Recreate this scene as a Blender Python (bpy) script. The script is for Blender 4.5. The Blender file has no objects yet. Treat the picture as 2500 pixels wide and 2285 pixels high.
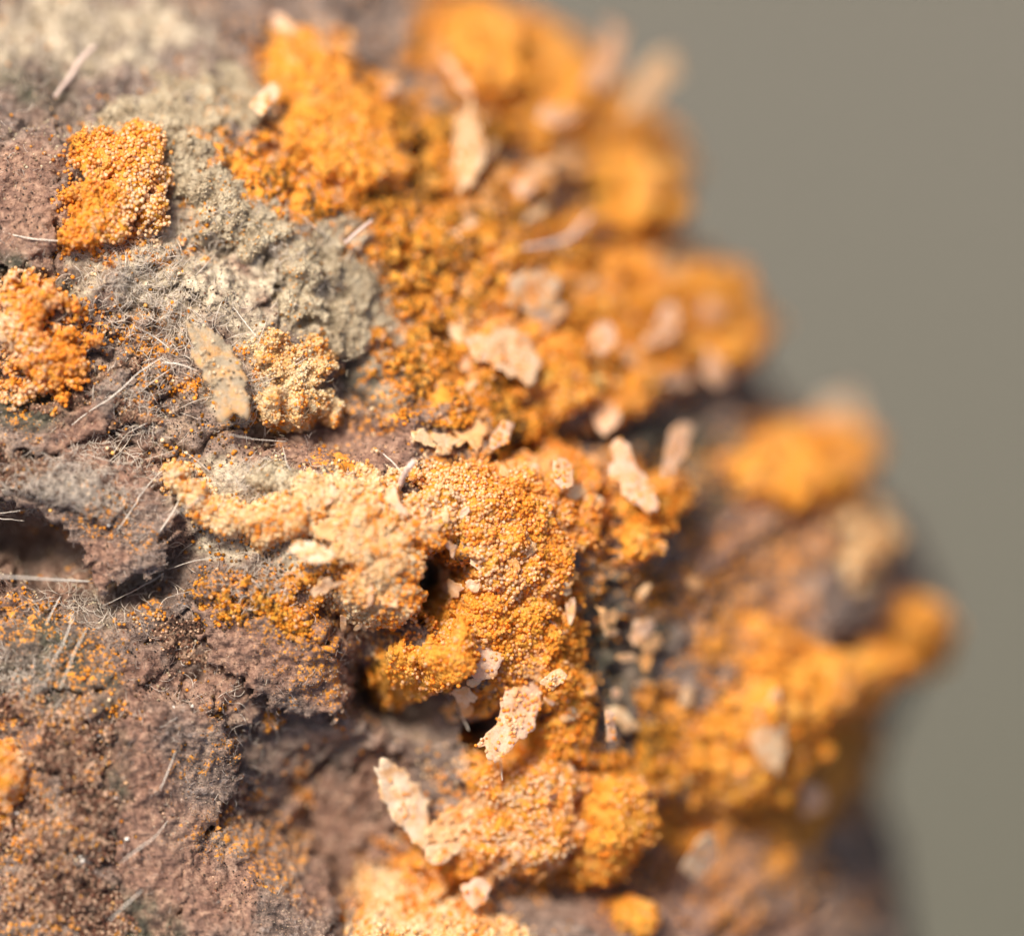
import bpy, math, random
import numpy as np
from mathutils import Vector, Matrix

# ---------------------------------------------------------------- units
# 1 Blender unit = 1 mm.  Design coordinates are "grains": 1 grain = 0.00228 mm,
# x to the right, y downwards, z towards the lens.
S = 5.7 / 2500.0
def X(x): return (x - 1250.0) * S
def Y(y): return (1142.5 - y) * S
sc = bpy.context.scene
sc.unit_settings.system = 'METRIC'
sc.unit_settings.scale_length = 0.001
sc.unit_settings.length_unit = 'MILLIMETERS'

# ---------------------------------------------------------------- camera
D = 95.0
cam = bpy.data.cameras.new('camera')
cam_o = bpy.data.objects.new('camera', cam)
sc.collection.objects.link(cam_o)
cam.sensor_width = 36.0
cam.lens = 600.0
cam_o.location = (0, 0, D)
cam.clip_start = 1.0
cam.clip_end = 60000.0
cam.dof.use_dof = True
cam.dof.focus_distance = D + 0.10
cam.dof.aperture_fstop = 0.6 / 8.3
cam.dof.aperture_blades = 0
sc.camera = cam_o

# ---------------------------------------------------------------- sky, sun
SUN = Vector((-0.30, 0.47, 0.83)).normalized()
world = bpy.data.worlds.new('World')
sc.world = world
world.use_nodes = True
wn = world.node_tree
wn.nodes.clear()
wo = wn.nodes.new('ShaderNodeOutputWorld')
wb = wn.nodes.new('ShaderNodeBackground')
sky = wn.nodes.new('ShaderNodeTexSky')
sky.sky_type = 'NISHITA'
sky.sun_disc = False
sky.air_density = 0.6
sky.dust_density = 4.0
sky.ozone_density = 0.3
sky.sun_elevation = math.asin(SUN.z)
sky.sun_rotation = math.atan2(SUN.x, SUN.y)
wb.inputs['Strength'].default_value = 0.085
wn.links.new(sky.outputs[0], wb.inputs['Color'])
wn.links.new(wb.outputs[0], wo.inputs['Surface'])
sl = bpy.data.lights.new('sun', 'SUN')
sl.energy = 2.6
sl.angle = math.radians(12.0)
sl.color = (1.0, 0.89, 0.74)
sun_o = bpy.data.objects.new('sun', sl)
sc.collection.objects.link(sun_o)
sun_o.rotation_euler = SUN.to_track_quat('Z', 'Y').to_euler()
sun_o.location = (-20, 40, 60)
sc.view_settings.view_transform = 'Standard'
sc.view_settings.look = 'None'
sc.view_settings.exposure = 1.20
sc.view_settings.gamma = 1.0
sc.view_settings.use_curve_mapping = False

rnd = random.Random(11)
rng = np.random.default_rng(7)

# ---------------------------------------------------------------- numpy noise
def _h(ix, iy, iz, seed):
    h = (ix.astype(np.int64) * 374761393 + iy.astype(np.int64) * 668265263 +
         iz.astype(np.int64) * 2147483647 + seed * 1274126177) & 0xFFFFFFFF
    h = ((h ^ (h >> 13)) * 1274126177) & 0xFFFFFFFF
    h = h ^ (h >> 16)
    return (h & 0xFFFF) / 65535.0 * 2.0 - 1.0
def vn(x, y, seed=0):
    ix = np.floor(x); iy = np.floor(y)
    fx = x - ix; fy = y - iy
    fx = fx * fx * fx * (fx * (fx * 6 - 15) + 10); fy = fy * fy * fy * (fy * (fy * 6 - 15) + 10)
    z = np.zeros_like(ix)
    a = _h(ix, iy, z, seed); b = _h(ix + 1, iy, z, seed)
    c = _h(ix, iy + 1, z, seed); d = _h(ix + 1, iy + 1, z, seed)
    return (a + (b - a) * fx) * (1 - fy) + (c + (d - c) * fx) * fy
def fbm(x, y, s, seed=0, o=4, g=0.5):
    t = np.zeros(np.broadcast(x, y).shape); a = 1.0; n = 0.0
    X0 = np.asarray(x, float) / s; Y0 = np.asarray(y, float) / s
    for k in range(o):
        ca, sa = math.cos(0.6 * k + seed), math.sin(0.6 * k + seed)
        t = t + a * vn(X0 * ca - Y0 * sa + 17.3 * k, X0 * sa + Y0 * ca - 9.1 * k, seed * 13 + k)
        n += a; a *= g; X0 = X0 * 2.03; Y0 = Y0 * 2.03
    return t / n * 1.6
def fib(x, y, ang, l, w, seed=0, o=3):
    ca, sa = math.cos(ang), math.sin(ang)
    a = x * ca + y * sa; b = -x * sa + y * ca
    b = b + 14 * fbm(x, y, 160, seed + 3, 2)
    return fbm(a / l * 100, b / w * 100, 100, seed, o)
def sm(e0, e1, v):
    t = np.clip((v - e0) / (e1 - e0), 0, 1); return t * t * (3 - 2 * t)
def ell(x, y, e):            # (cx,cy,rx,ry,angle deg) -> 1 at the centre, 0 on the rim
    cx, cy, rx, ry = e[:4]; an = math.radians(e[4]) if len(e) > 4 else 0.0
    dx = x - cx; dy = y - cy
    a = dx * math.cos(an) + dy * math.sin(an); b = -dx * math.sin(an) + dy * math.cos(an)
    return 1.0 - np.sqrt((a / rx) ** 2 + (b / ry) ** 2)
def blobs(x, y, L):
    f = np.full(np.broadcast(x, y).shape, -9.0)
    for e in L: f = np.maximum(f, ell(x, y, e))
    return f
def polyf(x, y, P):          # signed distance to a polygon, positive inside
    P = np.array(P, float); n = len(P)
    d = np.full(x.shape, 1e9); ins = np.zeros(x.shape, bool)
    for i in range(n):
        a = P[i]; b = P[(i + 1) % n]; e = b - a
        wx = x - a[0]; wy = y - a[1]
        t = np.clip((wx * e[0] + wy * e[1]) / (e @ e), 0, 1)
        d = np.minimum(d, (wx - e[0] * t) ** 2 + (wy - e[1] * t) ** 2)
        c = ((a[1] > y) != (b[1] > y)) & (x < (b[0] - a[0]) * (y - a[1]) / (b[1] - a[1] + 1e-9) + a[0])
        ins ^= c
    return np.where(ins, 1, -1) * np.sqrt(d)

# ---------------------------------------------------------------- object helpers
col = sc.collection
def V(p): return (X(p[0]), Y(p[1]), p[2] * S)
def to_world(P):
    return np.stack([(P[..., 0] - 1250.0) * S, (1142.5 - P[..., 1]) * S, P[..., 2] * S], -1)
def mesh_obj(name, verts, faces, mat, parent=None, smooth=True, origin=None):
    verts = np.asarray(verts, float)
    o0 = np.zeros(3) if origin is None else np.asarray(origin, float)
    me = bpy.data.meshes.new(name)
    vv = (verts - o0).astype(np.float32)
    if isinstance(faces, np.ndarray):
        nf, k = faces.shape
        me.vertices.add(len(vv)); me.vertices.foreach_set('co', vv.ravel())
        me.loops.add(nf * k); me.loops.foreach_set('vertex_index', faces.astype(np.int32).ravel())
        me.polygons.add(nf); me.polygons.foreach_set('loop_start', np.arange(0, nf * k, k, dtype=np.int32))
        me.update(calc_edges=True)
    else:
        me.from_pydata(vv.tolist(), [], faces)
    if smooth: me.polygons.foreach_set('use_smooth', np.ones(len(me.polygons), bool))
    if mat: me.materials.append(mat)
    o = bpy.data.objects.new(name, me)
    col.objects.link(o)
    if parent:
        o.parent = parent
        o.location = Vector(o0) - parent.location
    else:
        o.location = o0
    return o
def empty(name, loc):
    o = bpy.data.objects.new(name, None); o.empty_display_size = 0.1
    o.location = loc; col.objects.link(o); return o
def tag(o, label=None, cat=None, group=None, kind=None):
    if label: o['label'] = label
    if cat: o['category'] = cat
    if group: o['group'] = group
    if kind: o['kind'] = kind
    return o

# ---------------------------------------------------------------- material helpers
class NT:
    def __init__(s, name):
        s.m = bpy.data.materials.new(name); s.m.use_nodes = True
        s.t = s.m.node_tree; s.t.nodes.clear()
        s.out = s.t.nodes.new('ShaderNodeOutputMaterial')
    def n(s, typ, **kw):
        nd = s.t.nodes.new(typ)
        for k, v in kw.items():
            if k.startswith('i_'): nd.inputs[k[2:].replace('_', ' ')].default_value = v
            else: setattr(nd, k, v)
        return nd
    def l(s, a, b): s.t.links.new(a, b)
    def noise(s, vec, scale, detail=4, rough=0.55, dist=0.0):
        nd = s.n('ShaderNodeTexNoise'); nd.inputs['Scale'].default_value = scale
        nd.inputs['Detail'].default_value = detail; nd.inputs['Roughness'].default_value = rough
        nd.inputs['Distortion'].default_value = dist
        s.l(vec, nd.inputs['Vector']); return nd.outputs['Fac']
    def ramp(s, fac, stops):
        nd = s.n('ShaderNodeValToRGB'); e = nd.color_ramp.elements
        while len(e) < len(stops): e.new(0.5)
        for i, (p, c) in enumerate(stops):
            e[i].position = p; e[i].color = (*c, 1) if len(c) == 3 else c
        s.l(fac, nd.inputs['Fac']); return nd.outputs['Color']
    def mix(s, fac, a, b, typ='MIX'):
        nd = s.n('ShaderNodeMix', data_type='RGBA', blend_type=typ)
        for v, k in ((fac, 0), (a, 6), (b, 7)):
            if hasattr(v, 'links'): s.l(v, nd.inputs[k])
            elif k == 0: nd.inputs[0].default_value = v
            else: nd.inputs[k].default_value = (*v, 1)
        return nd.outputs[2]
    def math(s, op, a, b=None, clamp=False):
        nd = s.n('ShaderNodeMath', operation=op, use_clamp=clamp)
        for i, v in enumerate((a, b)):
            if v is None: continue
            if hasattr(v, 'links'): s.l(v, nd.inputs[i])
            else: nd.inputs[i].default_value = v
        return nd.outputs[0]
    def mr(s, v, a, b, c=0.0, d=1.0):
        nd = s.n('ShaderNodeMapRange', interpolation_type='SMOOTHSTEP')
        s.l(v, nd.inputs[0])
        for i, q in enumerate((a, b, c, d)): nd.inputs[i + 1].default_value = q
        return nd.outputs[0]
    def bump(s, h, strength, dist):
        nd = s.n('ShaderNodeBump'); nd.inputs['Strength'].default_value = strength
        nd.inputs['Distance'].default_value = dist; s.l(h, nd.inputs['Height']); return nd.outputs[0]
    def pos(s):
        return s.n('ShaderNodeNewGeometry').outputs['Position']
    def mapv(s, vec, rot=0.0, scale=(1, 1, 1)):
        nd = s.n('ShaderNodeMapping'); nd.inputs['Rotation'].default_value = (0, 0, rot)
        nd.inputs['Scale'].default_value = scale; s.l(vec, nd.inputs[0]); return nd.outputs[0]
    def bsdf(s, colr, rough=0.8, spec=0.25, normal=None):
        b = s.n('ShaderNodeBsdfPrincipled')
        if hasattr(colr, 'links'): s.l(colr, b.inputs['Base Color'])
        else: b.inputs['Base Color'].default_value = (*colr, 1)
        if hasattr(rough, 'links'): s.l(rough, b.inputs['Roughness'])
        else: b.inputs['Roughness'].default_value = rough
        b.inputs['Specular IOR Level'].default_value = spec
        if normal: s.l(normal, b.inputs['Normal'])
        return b
    def transl(s, shader, colr, fac, normal=None):
        t = s.n('ShaderNodeBsdfTranslucent')
        if hasattr(colr, 'links'): s.l(colr, t.inputs['Color'])
        else: t.inputs['Color'].default_value = (*colr, 1)
        if normal: s.l(normal, t.inputs['Normal'])
        mx = s.n('ShaderNodeMixShader'); mx.inputs[0].default_value = fac
        s.l(shader, mx.inputs[1]); s.l(t.outputs[0], mx.inputs[2]); return mx.outputs[0]
    def done(s, sh): s.l(sh, s.out.inputs['Surface']); return s.m

def mat_bark():
    t = NT('bark'); p = t.pos()
    at = t.n('ShaderNodeAttribute', attribute_name='mask')
    sep = t.n('ShaderNodeSeparateColor'); t.l(at.outputs['Color'], sep.inputs[0])
    pale, red, green = sep.outputs[0], sep.outputs[1], sep.outputs[2]
    dust = at.outputs['Alpha']
    n1 = t.noise(p, 3.2, 9, 0.66, 0.3)
    n2 = t.noise(t.mapv(p, 0.65, (9, 46, 9)), 1.0, 6, 0.6)
    n3 = t.noise(p, 22, 6, 0.65)
    n4 = t.noise(p, 75, 4, 0.6)
    base = t.ramp(n1, [(0.34, (0.040, 0.032, 0.027)), (0.44, (0.115, 0.080, 0.066)),
                       (0.54, (0.225, 0.165, 0.132)), (0.66, (0.44, 0.31, 0.215))])
    base = t.mix(t.mr(n2, 0.42, 0.66, 0, 0.75), base, (0.36, 0.245, 0.185))
    base = t.mix(t.mr(n3, 0.50, 0.68, 0, 0.6), base, (0.38, 0.325, 0.295))
    base = t.mix(t.mr(n4, 0.54, 0.40, 0, 0.6), base, (0.04, 0.028, 0.022))
    redc = t.ramp(n3, [(0.3, (0.07, 0.030, 0.021)), (0.47, (0.22, 0.110, 0.074)), (0.62, (0.44, 0.26, 0.17))])
    base = t.mix(t.math('MULTIPLY', red, 0.7), base, redc)
    grc = t.ramp(n3, [(0.32, (0.022, 0.022, 0.016)), (0.50, (0.060, 0.060, 0.038)), (0.66, (0.24, 0.20, 0.14))])
    base = t.mix(t.math('MULTIPLY', green, t.mr(n1, 0.38, 0.56, 0.25, 0.95)), base, grc)
    palec = t.ramp(n3, [(0.30, (0.15, 0.12, 0.085)), (0.46, (0.40, 0.33, 0.235)), (0.66, (0.72, 0.62, 0.46))])
    base = t.mix(t.math('MULTIPLY', pale, t.mr(n1, 0.30, 0.5)), base, palec)
    # powder: tiny grains that thicken with the coverage mask
    vo = t.n('ShaderNodeTexVoronoi'); vo.inputs['Scale'].default_value = 48
    t.l(p, vo.inputs['Vector'])
    th = t.math('ADD', dust, t.math('MULTIPLY', t.math('SUBTRACT', n3, 0.5), 1.6))
    cov = t.mr(t.math('SUBTRACT', th, t.math('MULTIPLY', vo.outputs['Distance'], 0.55)), 0.05, 0.35)
    oc = t.ramp(t.noise(p, 13, 5, 0.6), [(0.3, (0.42, 0.15, 0.016)), (0.5, (0.68, 0.27, 0.03)), (0.7, (0.80, 0.36, 0.06))])
    base = t.mix(cov, base, oc)
    h = t.math('ADD', t.math('MULTIPLY', n3, 0.6), t.math('ADD', t.math('MULTIPLY', n4, 0.35), t.math('MULTIPLY', n2, 0.5)))
    nb = t.bump(h, 0.9, 0.035)
    b = t.bsdf(base, t.mr(n3, 0.3, 0.7, 0.62, 0.9), 0.35, nb)
    return t.done(b.outputs[0])
def mat_heap(name, stops, grain=46):
    t = NT(name); p = t.pos()
    n = t.noise(p, 9, 7, 0.65, 0.4); n2 = t.noise(p, 60, 4, 0.6)
    c = t.ramp(n, stops)
    vo = t.n('ShaderNodeTexVoronoi'); vo.inputs['Scale'].default_value = grain
    t.l(p, vo.inputs['Vector'])
    h = t.math('ADD', t.math('MULTIPLY', vo.outputs['Distance'], -1.0), t.math('MULTIPLY', n2, 0.8))
    nb = t.bump(h, 1.0, 0.02)
    b = t.bsdf(c, 0.9, 0.15, nb)
    return t.done(t.transl(b.outputs[0], c, 0.42, nb))
def mat_spore():
    t = NT('spore')
    at = t.n('ShaderNodeAttribute', attribute_type='INSTANCER', attribute_name='col')
    b = t.bsdf(at.outputs['Color'], 0.55, 0.3)
    return t.done(t.transl(b.outputs[0], at.outputs['Color'], 0.6))
def mat_fuzz():
    t = NT('fuzz')
    at = t.n('ShaderNodeAttribute', attribute_type='INSTANCER', attribute_name='col')
    b = t.bsdf(at.outputs['Color'], 0.4, 0.5)
    return t.done(t.transl(b.outputs[0], at.outputs['Color'], 0.4))
def mat_grain():
    t = NT('spore_wall')
    oi = t.n('ShaderNodeObjectInfo')
    b = t.bsdf(oi.outputs['Color'], 0.5, 0.35)
    return t.done(t.transl(b.outputs[0], oi.outputs['Color'], 0.35))
def mat_membrane():
    t = NT('membrane'); p = t.pos()
    oi = t.n('ShaderNodeObjectInfo')
    n1 = t.noise(p, 14, 6, 0.62); n2 = t.noise(p, 70, 4, 0.6)
    c = t.mix(t.mr(n1, 0.40, 0.66, 0, 0.75), oi.outputs['Color'], (0.86, 0.46, 0.14))
    c = t.mix(t.mr(n2, 0.52, 0.68, 0, 0.5), c, (0.86, 0.72, 0.56))
    c = t.mix(t.mr(n2, 0.45, 0.32, 0, 0.4), c, (0.40, 0.26, 0.16))
    h = t.math('ADD', t.math('MULTIPLY', n2, 0.6), t.math('MULTIPLY', n1, 0.7))
    nb = t.bump(h, 0.8, 0.02)
    b = t.bsdf(c, 0.7, 0.3, nb)
    return t.done(t.transl(b.outputs[0], c, 0.42, nb))
def mat_plain(name, c, rough, spec, tr=0.0, var=0.25, sc_=30):
    t = NT(name); p = t.pos()
    n = t.noise(p, sc_, 5, 0.6)
    cc = t.mix(t.mr(n, 0.35, 0.65, 0, 1), tuple(v * (1 - var) for v in c), tuple(min(1, v * (1 + var * 0.6)) for v in c))
    b = t.bsdf(cc, rough, spec, t.bump(n, 0.5, 0.01))
    return t.done(t.transl(b.outputs[0], cc, tr) if tr else b.outputs[0])
def mat_ground():
    t = NT('ground'); p = t.pos()
    n = t.noise(p, 0.012, 3, 0.5); n2 = t.noise(p, 0.15, 6, 0.6)
    c = t.ramp(n, [(0.35, (0.104, 0.100, 0.082)), (0.5, (0.120, 0.116, 0.099)), (0.65, (0.136, 0.129, 0.114))])
    c = t.mix(t.mr(n2, 0.4, 0.65, 0, 0.3), c, (0.11, 0.10, 0.075))
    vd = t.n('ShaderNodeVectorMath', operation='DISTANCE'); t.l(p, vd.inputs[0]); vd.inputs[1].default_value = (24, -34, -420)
    c = t.mix(t.mr(vd.outputs['Value'], 12, 62, 0.75, 0.0), c, (0.076, 0.078, 0.058))     # ground colour turns darker olive towards the lower right
    return t.done(t.bsdf(c, 0.95, 0.1, t.bump(n2, 0.6, 3.0)).outputs[0])

M_bark = mat_bark()
M_heap = mat_heap('orange_powder', [(0.28, (0.52, 0.19, 0.025)), (0.42, (0.95, 0.45, 0.06)), (0.58, (0.97, 0.53, 0.11)), (0.72, (0.92, 0.60, 0.30))])
M_cream = mat_heap('cream_powder', [(0.30, (0.84, 0.44, 0.12)), (0.46, (0.93, 0.66, 0.33)), (0.66, (0.96, 0.83, 0.58))])
M_grey = mat_heap('grey_beige_crust', [(0.30, (0.20, 0.155, 0.10)), (0.44, (0.54, 0.44, 0.30)), (0.64, (0.86, 0.76, 0.56))])
M_tan = mat_heap('tan_crumb', [(0.34, (0.08, 0.048, 0.036)), (0.48, (0.27, 0.16, 0.11)), (0.66, (0.62, 0.42, 0.29))])
M_spore = mat_spore()
M_fuzz = mat_fuzz()
M_grain = mat_grain()
M_memb = mat_membrane()
M_thread = mat_plain('pale_fibre', (0.88, 0.80, 0.70), 0.3, 0.8, 0.45, 0.2, 40)
M_glint = mat_plain('glinting_silk', (0.92, 0.86, 0.76), 0.16, 1.0, 0.35, 0.1, 40)
M_bristle = mat_plain('pale_bristle', (0.74, 0.58, 0.50), 0.6, 0.35, 0.2, 0.2, 60)
M_dark = mat_plain('dark_hair', (0.10, 0.055, 0.03), 0.6, 0.3, 0.0, 0.2)
M_gold = mat_plain('golden_scale', (0.62, 0.40, 0.13), 0.45, 0.5, 0.15, 0.45, 50)
M_mineral = mat_plain('pale_mineral', (0.82, 0.76, 0.68), 0.25, 0.7, 0.2, 0.1)
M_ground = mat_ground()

# ---------------------------------------------------------------- geometry-node spores
def spore_tree():
    g = bpy.data.node_groups.new('spore_scatter', 'GeometryNodeTree')
    g.interface.new_socket('Geometry', in_out='INPUT', socket_type='NodeSocketGeometry')
    g.interface.new_socket('Geometry', in_out='OUTPUT', socket_type='NodeSocketGeometry')
    gi = g.nodes.new('NodeGroupInput'); go = g.nodes.new('NodeGroupOutput')
    ico = g.nodes.new('GeometryNodeMeshIcoSphere'); ico.inputs['Radius'].default_value = 1.0
    ico.inputs['Subdivisions'].default_value = 2
    ss = g.nodes.new('GeometryNodeSetShadeSmooth')
    stm = g.nodes.new('GeometryNodeSetMaterial'); stm.inputs['Material'].default_value = M_spore
    iop = g.nodes.new('GeometryNodeInstanceOnPoints')
    na = g.nodes.new('GeometryNodeInputNamedAttribute'); na.data_type = 'FLOAT_VECTOR'; na.inputs['Name'].default_value = 'scl'
    nr = g.nodes.new('GeometryNodeInputNamedAttribute'); nr.data_type = 'FLOAT_VECTOR'; nr.inputs['Name'].default_value = 'rot'
    L = g.links.new
    L(ico.outputs['Mesh'], ss.inputs[0]); L(ss.outputs[0], stm.inputs['Geometry'])
    L(gi.outputs[0], iop.inputs['Points']); L(stm.outputs[0], iop.inputs['Instance'])
    L(na.outputs[0], iop.inputs['Scale']); L(nr.outputs[0], iop.inputs['Rotation'])
    L(iop.outputs[0], go.inputs[0])
    return g
G_spore = spore_tree()
def fuzz_tree():
    g = bpy.data.node_groups.new('fuzz_scatter', 'GeometryNodeTree')
    g.interface.new_socket('Geometry', in_out='INPUT', socket_type='NodeSocketGeometry')
    g.interface.new_socket('Geometry', in_out='OUTPUT', socket_type='NodeSocketGeometry')
    gi = g.nodes.new('NodeGroupInput'); go = g.nodes.new('NodeGroupOutput')
    arc = g.nodes.new('GeometryNodeCurveArc'); arc.inputs['Resolution'].default_value = 7
    arc.inputs['Radius'].default_value = 1.0; arc.inputs['Sweep Angle'].default_value = 1.1
    cc = g.nodes.new('GeometryNodeCurvePrimitiveCircle'); cc.inputs['Resolution'].default_value = 4; cc.inputs['Radius'].default_value = 0.020
    cm = g.nodes.new('GeometryNodeCurveToMesh')
    tr = g.nodes.new('GeometryNodeTransform'); tr.inputs['Translation'].default_value = (-0.85, -0.45, 0)
    stm = g.nodes.new('GeometryNodeSetMaterial'); stm.inputs['Material'].default_value = M_fuzz
    iop = g.nodes.new('GeometryNodeInstanceOnPoints')
    na = g.nodes.new('GeometryNodeInputNamedAttribute'); na.data_type = 'FLOAT_VECTOR'; na.inputs['Name'].default_value = 'scl'
    nr = g.nodes.new('GeometryNodeInputNamedAttribute'); nr.data_type = 'FLOAT_VECTOR'; nr.inputs['Name'].default_value = 'rot'
    L = g.links.new
    L(arc.outputs['Curve'], cm.inputs[0]); L(cc.outputs['Curve'], cm.inputs[1]); L(cm.outputs[0], tr.inputs[0]); L(tr.outputs[0], stm.inputs['Geometry'])
    L(gi.outputs[0], iop.inputs['Points']); L(stm.outputs[0], iop.inputs['Instance'])
    L(na.outputs[0], iop.inputs['Scale']); L(nr.outputs[0], iop.inputs['Rotation'])
    L(iop.outputs[0], go.inputs[0])
    return g
G_fuzz = fuzz_tree()
def fuzz_obj(name, pts, length, pal, parent=None, origin=None):
    return spores_obj(name, pts, length, pal, parent, origin, G_fuzz, M_fuzz, True)
PAL = {
    'orange': [((0.55, 0.25, 0.05), 1.0), ((0.95, 0.42, 0.045), 3), ((0.97, 0.51, 0.080), 6), ((0.97, 0.59, 0.18), 4), ((0.92, 0.64, 0.36), 2.2)],
    'amber': [((0.16, 0.095, 0.045), 3), ((0.42, 0.20, 0.035), 3.5), ((0.80, 0.36, 0.035), 4), ((0.93, 0.45, 0.055), 6), ((0.90, 0.50, 0.11), 2), ((0.90, 0.66, 0.42), 2.0)],
    'cream': [((0.95, 0.47, 0.07), 4), ((0.95, 0.60, 0.22), 4), ((0.96, 0.74, 0.44), 6), ((0.97, 0.85, 0.62), 4)],
    'peach': [((0.60, 0.27, 0.07), 0.8), ((0.95, 0.46, 0.065), 4), ((0.96, 0.56, 0.19), 5), ((0.95, 0.68, 0.38), 5), ((0.95, 0.78, 0.56), 3)],
    'grey': [((0.36, 0.29, 0.20), 2), ((0.66, 0.55, 0.39), 6), ((0.86, 0.77, 0.59), 5), ((0.86, 0.48, 0.10), 1.0)],
    'tan': [((0.09, 0.055, 0.042), 3), ((0.30, 0.14, 0.09), 4), ((0.52, 0.33, 0.23), 4), ((0.82, 0.62, 0.46), 4), ((0.90, 0.50, 0.12), 1.5)],
    'fuzz': [((0.16, 0.10, 0.075), 3), ((0.34, 0.23, 0.18), 4), ((0.44, 0.36, 0.32), 5), ((0.62, 0.54, 0.48), 3), ((0.80, 0.73, 0.65), 1.2)],
    'felt': [((0.44, 0.36, 0.25), 2), ((0.68, 0.58, 0.42), 5), ((0.88, 0.80, 0.62), 5)],
    'bark': [((0.050, 0.042, 0.036), 4), ((0.13, 0.088, 0.070), 5), ((0.26, 0.125, 0.080), 3), ((0.25, 0.18, 0.145), 5), ((0.37, 0.29, 0.245), 4), ((0.56, 0.39, 0.27), 3.0), ((0.76, 0.64, 0.50), 1.2)],
}
def spores_obj(name, pts, rad, pal, parent=None, origin=None, tree=None, mat=None, iso=False, patch=70, jit=0.35, grad=None):
    n = len(pts)
    o0 = np.zeros(3) if origin is None else np.asarray(origin, float)
    me = bpy.data.meshes.new(name)
    me.vertices.add(n); me.vertices.foreach_set('co', (pts - o0).astype(np.float32).ravel())
    cs = np.array([c for c, w in PAL[pal]]); ws = np.array([w for c, w in PAL[pal]], float); ws /= ws.sum()
    # neighbouring grains tend to share a tone
    px_ = pts[:, 0] / S; py_ = pts[:, 1] / S
    rank = 0.5 + 0.5 * fbm(px_, py_, patch, 91, 4) + rng.normal(0, jit, n)
    if grad: rank = rank - (px_ + 1250 - grad[0]) / grad[1]
    rank = (np.argsort(np.argsort(rank)) + 0.5) / n
    c = cs[np.clip(np.searchsorted(np.cumsum(ws), rank), 0, len(cs) - 1)] * rng.uniform(0.84, 1.08, (n, 1))
    c = np.clip(np.concatenate([c, np.ones((n, 1))], 1), 0, 1)
    a = me.attributes.new('col', 'FLOAT_COLOR', 'POINT'); a.data.foreach_set('color', c.astype(np.float32).ravel())
    s = rad[:, None] * (np.ones((n, 3)) if iso else rng.uniform(0.86, 1.14, (n, 3)))
    a = me.attributes.new('scl', 'FLOAT_VECTOR', 'POINT'); a.data.foreach_set('vector', s.astype(np.float32).ravel())
    a = me.attributes.new('rot', 'FLOAT_VECTOR', 'POINT'); a.data.foreach_set('vector', rng.uniform(0, 6.28, (n, 3)).astype(np.float32).ravel())
    me.materials.append(mat or M_spore)
    o = bpy.data.objects.new(name, me); col.objects.link(o)
    md = o.modifiers.new('spores', 'NODES'); md.node_group = tree or G_spore
    if parent:
        o.parent = parent; o.location = Vector(o0) - parent.location
    else: o.location = o0
    o['kind'] = 'stuff'
    return o

# ================================================================ the setting
R = 1700.0
ys_t = [-400, 0, 200, 400, 600, 800, 1000, 1150, 1300, 1450, 1600, 1750, 1900, 2100, 2400, 2800]
xs_t = [1280, 1440, 1530, 1640, 1735, 1795, 1930, 2090, 2250, 2320, 2300, 2230, 2180, 2200, 2290, 2320]
_yy = np.arange(-400, 2801, 10.0)
_xx = np.interp(_yy, ys_t, xs_t)
_k = np.hanning(25); _k /= _k.sum()
_xx = np.convolve(np.pad(_xx, 12, mode='edge'), _k, 'valid')
def xsil(y): return np.interp(y, _yy, _xx)
def u_of(x, y):
    c = xsil(y) - R
    return np.where(x < c, x, c + R * np.arcsin(np.clip((x - c) / R, 0, 1)))
def x_of(u, y):
    c = xsil(y) - R
    th = np.maximum(0, (u - c) / R)
    return np.where(u < c, u, c + R * np.sin(np.minimum(th, math.pi / 2)))

HOLLOWS = [(1060, 2210, 380, 230, 0, -130),  # cx, cy, rx, ry, angle, depth : broad dips (-) and swellings (+)
    (250, -160, 800, 480, -6, -230), (830, 1980, 420, 330, 0, -240), (520, 1600, 330, 170, 20, -90),
    (60, 1330, 260, 110, 12, -230), (360, 1400, 210, 80, -20, -140), (1078, 1432, 78, 108, -20, -520),
    (1000, 1690, 230, 105, 25, -290), (1262, 1818, 75, 90, 0, -330), (760, 1055, 190, 60, 5, -90),
    (1430, 1075, 300, 50, -12, -90), (1700, 1150, 200, 170, 40, -60), (1850, 1400, 220, 230, 0, -60),
    (900, 1520, 190, 70, 20, -120), (1560, 1600, 230, 220, 30, -60), (430, 470, 90, 120, 0, -45),
    (560, 640, 190, 90, 25, -60), (1640, 640, 100, 70, 0, -40), (1620, 2120, 350, 150, -20, -80),
    (110, 2050, 300, 430, 0, 60), (870, 1000, 120, 170, 0, -50), (1050, 180, 80, 180, -35, -70),
    (1350, 2200, 260, 120, 0, -70), (650, 950, 120, 140, 0, 30), (880, 1300, 260, 160, 25, 60),
    (1200, 1250, 260, 200, 0, 50), (150, 1200, 260, 120, 30, 55),
]
def low_disp(x, y):
    d = np.zeros(x.shape)
    for h in HOLLOWS:
        e = np.clip(ell(x, y, (h[0], h[1], h[2] * 1.25, h[3] * 1.25, h[4])), 0, 1)
        d += h[5] * (e * e * (3 - 2 * e)) * 1.35 if h[5] < 0 else h[5] * (e * e * (3 - 2 * e))
    d += 26 * fbm(x, y, 330, 5, 3)
    d -= 190 * np.clip((760 - y) / 760, 0, 1.4) ** 1.6
    return d
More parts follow.
